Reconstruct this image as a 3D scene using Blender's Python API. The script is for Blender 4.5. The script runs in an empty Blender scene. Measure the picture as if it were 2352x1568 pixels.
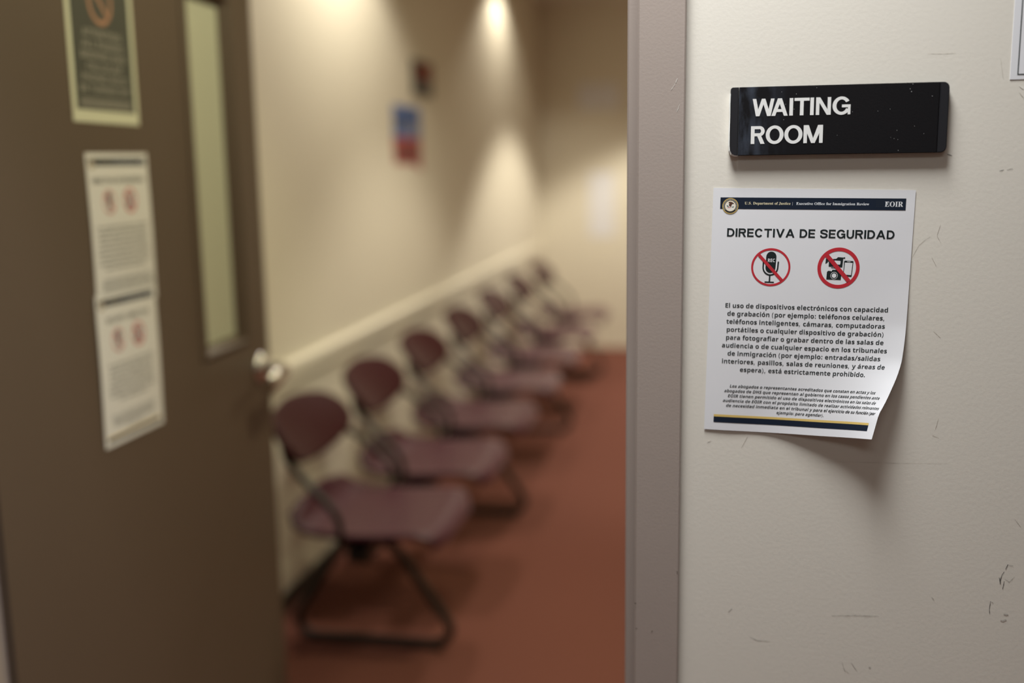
import bpy, bmesh, math, random
from mathutils import Vector, Matrix
from mathutils.geometry import tessellate_polygon

SC = bpy.context.scene
COL = SC.collection
random.seed(4)

# ------------------------------------------------------------------ camera, world, lights, exposure
cam_data = bpy.data.cameras.new('camera')
cam_data.sensor_width = 36.0
cam_data.lens = 36.0 * 2403.45 / 2352.0
cam_data.clip_start = 0.05
cam_data.dof.use_dof = True
cam_data.dof.focus_distance = 1.165
cam_data.dof.aperture_fstop = 1.35
cam = bpy.data.objects.new('camera', cam_data)
COL.objects.link(cam)
RT = Vector((0.98083284, 0.19430335, -0.01459933))
UP = Vector((-0.01906116, 0.17024576, 0.98521726))
BK = Vector((0.19391649, -0.96605517, 0.17068628))
cam.matrix_world = Matrix(((RT.x, UP.x, BK.x, 0.0), (RT.y, UP.y, BK.y, -1.2111), (RT.z, UP.z, BK.z, 1.45), (0, 0, 0, 1)))
SC.camera = cam

SC.view_settings.view_transform = 'Standard'
SC.view_settings.look = 'None'
SC.view_settings.exposure = 0.0
SC.view_settings.gamma = 1.0
SC.view_settings.use_curve_mapping = False
SC.cycles.use_denoising = True
SC.cycles.max_bounces = 8
SC.cycles.sample_clamp_indirect = 4.0

world = bpy.data.worlds.new('world')
SC.world = world
world.use_nodes = True
world.node_tree.nodes['Background'].inputs[0].default_value = (1.0, 0.95, 0.88, 1)
world.node_tree.nodes['Background'].inputs[1].default_value = 0.02

CEIL = 2.61          # ceiling height
YB = 6.83            # back wall of the waiting room
XL = -1.381          # left wall of the waiting room
WT = 0.139           # thickness of the wall the doorway is cut in


def lamp(name, kind, loc, power, color, size=0.1, aim=None, angle=None, blend=0.5, size_y=None):
    d = bpy.data.lights.new(name, kind)
    d.energy = power
    d.color = color
    if kind == 'AREA':
        if size_y:
            d.shape = 'RECTANGLE'; d.size = size; d.size_y = size_y
        else:
            d.shape = 'DISK'; d.size = size
    elif kind == 'SPOT':
        d.shadow_soft_size = size
        d.spot_size = math.radians(angle); d.spot_blend = blend
    else:
        d.shadow_soft_size = size
    o = bpy.data.objects.new(name, d)
    COL.objects.link(o)
    o.location = loc
    v = Vector(aim if aim else (0, 0, -1))
    o.rotation_euler = v.to_track_quat('-Z', 'Y').to_euler()
    return o


WARM = (1.0, 0.925, 0.76)
HALL = (0.965, 0.985, 0.965)
# corridor: a troffer close to the wall with the signs and an added fill panel further back
hl = lamp('corridor_light', 'AREA', (-0.15, -0.36, CEIL - 0.02), 15.3, HALL, 0.45, size_y=0.40)
hl.data.spread = math.radians(100)
lamp('corridor_light', 'AREA', (0.0, -1.75, CEIL - 0.02), 6.6, HALL, 1.2, size_y=0.6)  # added soft fill that lightens the shadows on the sign wall
# waiting room: wall washers above the chairs, downlights over the aisle, added fills inside the door and on the right
lamp('wall_washer', 'SPOT', (-1.00, 2.50, CEIL - 0.03), 50.0, WARM, 0.05, angle=128, blend=0.40)
lamp('wall_washer', 'SPOT', (-1.14, 5.35, CEIL - 0.03), 23.0, WARM, 0.05, angle=132, blend=0.35)
lamp('door_fill', 'SPOT', (-0.05, 0.66, CEIL - 0.03), 72.0, (1.0, 0.95, 0.62), 0.09, aim=(-0.62, -0.05, -1), angle=96, blend=0.5)  # unseen fill spot, added to brighten the door and its papers
lamp('aisle_downlight', 'SPOT', (-0.30, 3.05, CEIL - 0.03), 88.0, WARM, 0.09, angle=100, blend=0.45)
lamp('aisle_downlight', 'SPOT', (-0.25, 5.65, CEIL - 0.03), 205.0, WARM, 0.09, angle=106, blend=0.30)
lamp('room_fill', 'AREA', (1.05, 2.80, CEIL - 0.02), 22.0, (1.0, 0.955, 0.64), 0.6, size_y=0.6)  # unseen greenish fill panel, added to lift the door and left wall


# ------------------------------------------------------------------ materials
def mat(name, color, rough=0.6, metal=0.0, spec=0.5, bump=0.0, bscale=200.0, var=0.0, vscale=6.0, coat=0.0, detail=3.0):
    m = bpy.data.materials.new(name)
    m.use_nodes = True
    nt = m.node_tree
    b = nt.nodes['Principled BSDF']
    b.inputs['Base Color'].default_value = (*color, 1)
    b.inputs['Roughness'].default_value = rough
    b.inputs['Metallic'].default_value = metal
    b.inputs['Specular IOR Level'].default_value = spec
    b.inputs['Coat Weight'].default_value = coat
    tc = nt.nodes.new('ShaderNodeTexCoord')
    if var > 0:
        n = nt.nodes.new('ShaderNodeTexNoise')
        n.inputs['Scale'].default_value = vscale
        n.inputs['Detail'].default_value = detail
        nt.links.new(tc.outputs['Object'], n.inputs['Vector'])
        r = nt.nodes.new('ShaderNodeMix'); r.data_type = 'RGBA'
        r.inputs[6].default_value = (*[max(0, c * (1 - var)) for c in color], 1)
        r.inputs[7].default_value = (*[min(1, c * (1 + var)) for c in color], 1)
        nt.links.new(n.outputs['Fac'], r.inputs[0])
        nt.links.new(r.outputs[2], b.inputs['Base Color'])
    if bump > 0:
        n = nt.nodes.new('ShaderNodeTexNoise')
        n.inputs['Scale'].default_value = bscale
        n.inputs['Detail'].default_value = 2.0
        nt.links.new(tc.outputs['Object'], n.inputs['Vector'])
        bp = nt.nodes.new('ShaderNodeBump')
        bp.inputs['Strength'].default_value = bump
        bp.inputs['Distance'].default_value = 0.001
        nt.links.new(n.outputs['Fac'], bp.inputs['Height'])
        nt.links.new(bp.outputs['Normal'], b.inputs['Normal'])
    return m


M_wall = mat('off_white_wall_paint', (0.74, 0.70, 0.635), 0.55, spec=0.3, bump=0.10, bscale=230, var=0.02, vscale=2.2)
M_room = mat('cream_wall_paint', (0.75, 0.70, 0.59), 0.6, spec=0.3, bump=0.2, bscale=180, var=0.02, vscale=3)
M_rail = mat('cream_trim_paint', (0.80, 0.75, 0.64), 0.4)
M_ceil = mat('ceiling_tile', (0.72, 0.69, 0.62), 0.9, bump=0.5, bscale=60)
M_frame = mat('taupe_frame_paint', (0.365, 0.305, 0.275), 0.38, bump=0.10, bscale=340, var=0.03, vscale=9)
M_door = mat('taupe_door_paint', (0.112, 0.080, 0.058), 0.5, spec=0.35, bump=0.08, bscale=200, var=0.05, vscale=2.5)
M_carpet = mat('red_brown_carpet', (0.165, 0.062, 0.046), 0.95, spec=0.1, bump=1.0, bscale=420, var=0.22, vscale=260)
M_cove = mat('dark_cove_base', (0.035, 0.026, 0.02), 0.5)
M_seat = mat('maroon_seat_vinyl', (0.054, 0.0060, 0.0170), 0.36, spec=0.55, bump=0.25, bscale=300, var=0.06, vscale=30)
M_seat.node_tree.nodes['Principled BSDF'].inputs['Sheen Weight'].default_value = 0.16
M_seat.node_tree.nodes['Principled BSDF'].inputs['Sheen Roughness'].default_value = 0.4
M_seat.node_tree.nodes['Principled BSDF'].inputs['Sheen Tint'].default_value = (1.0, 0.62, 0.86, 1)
M_back = mat('maroon_vinyl_back_shade', (0.038, 0.0042, 0.0068), 0.45, spec=0.22, bump=0.25, bscale=300, var=0.06, vscale=30)  # seat vinyl darkened for the backrests, their shade put into the colour
M_seat_edge = mat('dark_plastic_edge', (0.02, 0.012, 0.012), 0.5)
M_tube = mat('black_steel_tube', (0.012, 0.011, 0.010), 0.35, spec=0.5)
M_chrome = mat('satin_chrome', (0.78, 0.76, 0.74), 0.22, metal=1.0)
M_paper = mat('white_paper', (0.76, 0.76, 0.80), 0.75, spec=0.2, var=0.012, vscale=14)
M_paper_door = mat('cream_lit_paper', (0.74, 0.72, 0.70), 0.75, spec=0.2)
M_ink = mat('black_ink', (0.012, 0.018, 0.020), 0.7, spec=0.2)
M_ink2 = mat('grey_black_ink', (0.035, 0.042, 0.045), 0.7, spec=0.2)
M_navy = mat('navy_ink', (0.006, 0.013, 0.030), 0.55, spec=0.3)
M_red = mat('red_ink', (0.52, 0.028, 0.042), 0.6, spec=0.2, var=0.18, vscale=45)
M_gold = mat('gold_ink', (0.70, 0.50, 0.16), 0.6, spec=0.2)
M_pale = mat('pale_ink', (0.80, 0.82, 0.86), 0.7, spec=0.2)
M_cream = mat('cream_ink', (0.78, 0.70, 0.48), 0.7, spec=0.2)
M_brown = mat('eagle_brown_ink', (0.10, 0.045, 0.03), 0.7, spec=0.2)
M_green = mat('olive_branch_ink', (0.04, 0.13, 0.11), 0.7, spec=0.2)
M_pink = mat('shield_pink_ink', (0.62, 0.33, 0.34), 0.7, spec=0.2)
M_seal = mat('seal_white_ink', (0.80, 0.76, 0.70), 0.7, spec=0.2)
M_sign = mat('matt_black_sign_laminate', (0.0065, 0.006, 0.0072), 0.5, spec=0.16, bump=0.1, bscale=500)
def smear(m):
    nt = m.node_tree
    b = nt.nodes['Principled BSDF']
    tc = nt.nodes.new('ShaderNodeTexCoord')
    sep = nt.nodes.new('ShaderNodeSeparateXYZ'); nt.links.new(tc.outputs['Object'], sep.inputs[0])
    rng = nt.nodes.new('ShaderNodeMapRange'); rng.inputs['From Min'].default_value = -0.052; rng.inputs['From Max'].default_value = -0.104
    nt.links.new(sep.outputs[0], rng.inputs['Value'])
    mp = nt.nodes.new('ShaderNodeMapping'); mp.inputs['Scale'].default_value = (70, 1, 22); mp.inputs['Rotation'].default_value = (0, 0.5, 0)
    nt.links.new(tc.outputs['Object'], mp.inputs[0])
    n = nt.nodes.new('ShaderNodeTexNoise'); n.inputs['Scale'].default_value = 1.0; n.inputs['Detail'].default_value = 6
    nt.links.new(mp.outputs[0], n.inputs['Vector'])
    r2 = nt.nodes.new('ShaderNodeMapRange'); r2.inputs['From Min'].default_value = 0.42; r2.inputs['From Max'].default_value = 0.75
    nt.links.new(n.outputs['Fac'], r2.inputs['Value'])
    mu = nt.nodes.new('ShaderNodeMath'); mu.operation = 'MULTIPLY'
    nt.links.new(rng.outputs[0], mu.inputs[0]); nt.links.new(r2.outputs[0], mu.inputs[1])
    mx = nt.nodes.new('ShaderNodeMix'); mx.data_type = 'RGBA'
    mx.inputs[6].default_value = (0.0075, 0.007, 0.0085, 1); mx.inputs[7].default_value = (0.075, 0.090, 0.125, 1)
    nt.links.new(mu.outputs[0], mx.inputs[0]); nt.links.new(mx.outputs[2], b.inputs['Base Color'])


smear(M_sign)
M_cap = mat('black_end_cap', (0.012, 0.012, 0.016), 0.5, spec=0.4)
M_chip = mat('exposed_white_core', (0.80, 0.80, 0.78), 0.7)
M_letter = mat('white_vinyl_letters', (0.80, 0.80, 0.80), 0.5, var=0.03, vscale=60)
M_pen = mat('dark_scuff', (0.10, 0.095, 0.09), 0.8, spec=0.1)
M_faint = mat('faint_scuff', (0.40, 0.38, 0.35), 0.8, spec=0.1)
M_smudge = mat('grey_smudge', (0.52, 0.49, 0.45), 0.8, spec=0.1)
M_crack = mat('hairline_crack', (0.61, 0.57, 0.51), 0.8, spec=0.1)
M_flake = mat('raised_paint_flake', (0.78, 0.75, 0.69), 0.7, spec=0.1)
M_chipd = mat('dark_paint_chip', (0.05, 0.045, 0.03), 0.8, spec=0.1)
M_scr = mat('pale_scratch', (0.70, 0.68, 0.64), 0.7, spec=0.1)
M_dark = mat('dark_poster_ink', (0.075, 0.075, 0.062), 0.55, spec=0.3)
M_laminate = mat('yellowed_paper_border', (0.66, 0.66, 0.50), 0.45, spec=0.4)
M_dull = mat('grey_poster_lettering', (0.30, 0.28, 0.24), 0.7, spec=0.2)
M_orange = mat('faded_orange_ink', (0.42, 0.23, 0.15), 0.7, spec=0.2)
M_blue = mat('blue_poster_ink', (0.085, 0.16, 0.43), 0.6, var=0.2, vscale=14)
M_bluedk = mat('dark_blue_poster_ink', (0.06, 0.085, 0.16), 0.6)
M_bluelt = mat('pale_blue_poster_ink', (0.25, 0.28, 0.42), 0.6)
M_rose = mat('red_poster_ink', (0.40, 0.075, 0.075), 0.6, var=0.15, vscale=14)
M_rosedk = mat('dark_red_poster_ink', (0.16, 0.045, 0.04), 0.6)
M_black = mat('black_plaque', (0.012, 0.016, 0.012), 0.4)
M_redpanel = mat('deep_red_panel', (0.22, 0.02, 0.008), 0.5)
M_greytext = mat('grey_plaque_lettering', (0.30, 0.28, 0.28), 0.6)


def glass_mat():
    m = bpy.data.materials.new('obscure_glass')
    m.use_nodes = True
    nt = m.node_tree
    b = nt.nodes['Principled BSDF']
    b.inputs['Base Color'].default_value = (0.66, 0.67, 0.52, 1)
    b.inputs['Roughness'].default_value = 0.32
    b.inputs['Transmission Weight'].default_value = 0.12
    tc = nt.nodes.new('ShaderNodeTexCoord')
    w = nt.nodes.new('ShaderNodeTexWave')
    w.inputs['Scale'].default_value = 55
    w.inputs['Distortion'].default_value = 3.0
    w.bands_direction = 'DIAGONAL'
    nt.links.new(tc.outputs['Object'], w.inputs['Vector'])
    bp = nt.nodes.new('ShaderNodeBump')
    bp.inputs['Strength'].default_value = 0.5
    bp.inputs['Distance'].default_value = 0.003
    nt.links.new(w.outputs['Fac'], bp.inputs['Height'])
    nt.links.new(bp.outputs['Normal'], b.inputs['Normal'])
    return m


M_glass = glass_mat()


# ------------------------------------------------------------------ mesh helpers
def link(name, me, mats, parent=None, loc=(0, 0, 0), rot=(0, 0, 0), smooth=False):
    for m in (mats if isinstance(mats, (list, tuple)) else [mats]):
        me.materials.append(m)
    if smooth:
        for p in me.polygons:
            p.use_smooth = True
    o = bpy.data.objects.new(name, me)
    COL.objects.link(o)
    if parent:
        o.parent = parent
    o.location = loc
    o.rotation_euler = rot
    return o


def from_bm(name, bm, mats, parent=None, loc=(0, 0, 0), rot=(0, 0, 0), smooth=False):
    me = bpy.data.meshes.new(name)
    bm.normal_update()
    bm.to_mesh(me)
    bm.free()
    return link(name, me, mats, parent, loc, rot, smooth)


def empty(name, loc, rot=(0, 0, 0), parent=None):
    o = bpy.data.objects.new(name, None)
    o.empty_display_size = 0.1
    COL.objects.link(o)
    o.location = loc
    o.rotation_euler = rot
    if parent:
        o.parent = parent
    return o


def tag(o, label, cat, group=None):
    o['label'] = label
    o['category'] = cat
    o['kind'] = 'thing'
    if group:
        o['group'] = group
    return o


def struct(o, label=None, cat=None):
    o['kind'] = 'structure'
    if label:
        o['label'] = label
    if cat:
        o['category'] = cat
    return o


def box(bm, lo, hi, bevel=0.0, seg=2, mi=0):
    r = bmesh.ops.create_cube(bm, size=1.0)
    vs = r['verts']
    for v in vs:
        v.co = Vector([lo[i] + (v.co[i] + 0.5) * (hi[i] - lo[i]) for i in range(3)])
    fs = set(f for v in vs for f in v.link_faces)
    for f in fs:
        f.material_index = mi
    if bevel > 0:
        es = list(set(e for v in vs for e in v.link_edges))
        bmesh.ops.bevel(bm, geom=es, offset=bevel, segments=seg, profile=0.5, affect='EDGES', clamp_overlap=True)


def round_path(pts, rad, n=5):
    """A polyline with each inner corner replaced by a short arc."""
    pts = [Vector(p) for p in pts]
    out = [pts[0]]
    for i in range(1, len(pts) - 1):
        a, b, c = pts[i - 1], pts[i], pts[i + 1]
        r = min(rad, (a - b).length * 0.48, (c - b).length * 0.48)
        p, q = b + (a - b).normalized() * r, b + (c - b).normalized() * r
        for k in range(n + 1):
            t = k / n
            out.append(p * (1 - t) ** 2 + b * 2 * t * (1 - t) + q * t * t)
    out.append(pts[-1])
    return out


def tube(bm, pts, r, seg=12, closed=False, mi=0):
    pts = [Vector(p) for p in pts]
    n = len(pts)
    rings = []
    up = Vector((0, 1, 0.013)).normalized()
    for i in range(n):
        a = pts[i - 1] if (i > 0 or closed) else pts[i]
        b = pts[(i + 1) % n] if (i < n - 1 or closed) else pts[i]
        t = (b - a).normalized()
        x = up - t * up.dot(t)
        if x.length < 1e-3:
            x = Vector((1, 0, 0)) - t * t.x
        x.normalize()
        y = t.cross(x)
        rings.append([bm.verts.new(pts[i] + (x * math.cos(2 * math.pi * k / seg) + y * math.sin(2 * math.pi * k / seg)) * r) for k in range(seg)])
    m = n if closed else n - 1
    for i in range(m):
        A, B = rings[i], rings[(i + 1) % n]
        for k in range(seg):
            f = bm.faces.new((A[k], A[(k + 1) % seg], B[(k + 1) % seg], B[k]))
            f.smooth = True
            f.material_index = mi
    if not closed:
        bm.faces.new(rings[0][::-1])
        bm.faces.new(rings[-1])


def lathe(bm, prof, center, axis_x, axis_n, axis_y, seg=32):
    """prof: list of (radius, height along axis_n)."""
    ax, an, ay = Vector(axis_x), Vector(axis_n), Vector(axis_y)
    c = Vector(center)
    rings = []
    for r, h in prof:
        rings.append([bm.verts.new(c + an * h + (ax * math.cos(2 * math.pi * k / seg) + ay * math.sin(2 * math.pi * k / seg)) * max(r, 1e-4)) for k in range(seg)])
    for A, B in zip(rings[:-1], rings[1:]):
        for k in range(seg):
            f = bm.faces.new((A[k], A[(k + 1) % seg], B[(k + 1) % seg], B[k]))
            f.smooth = True
    bm.faces.new(rings[0][::-1])
    bm.faces.new(rings[-1])


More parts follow.
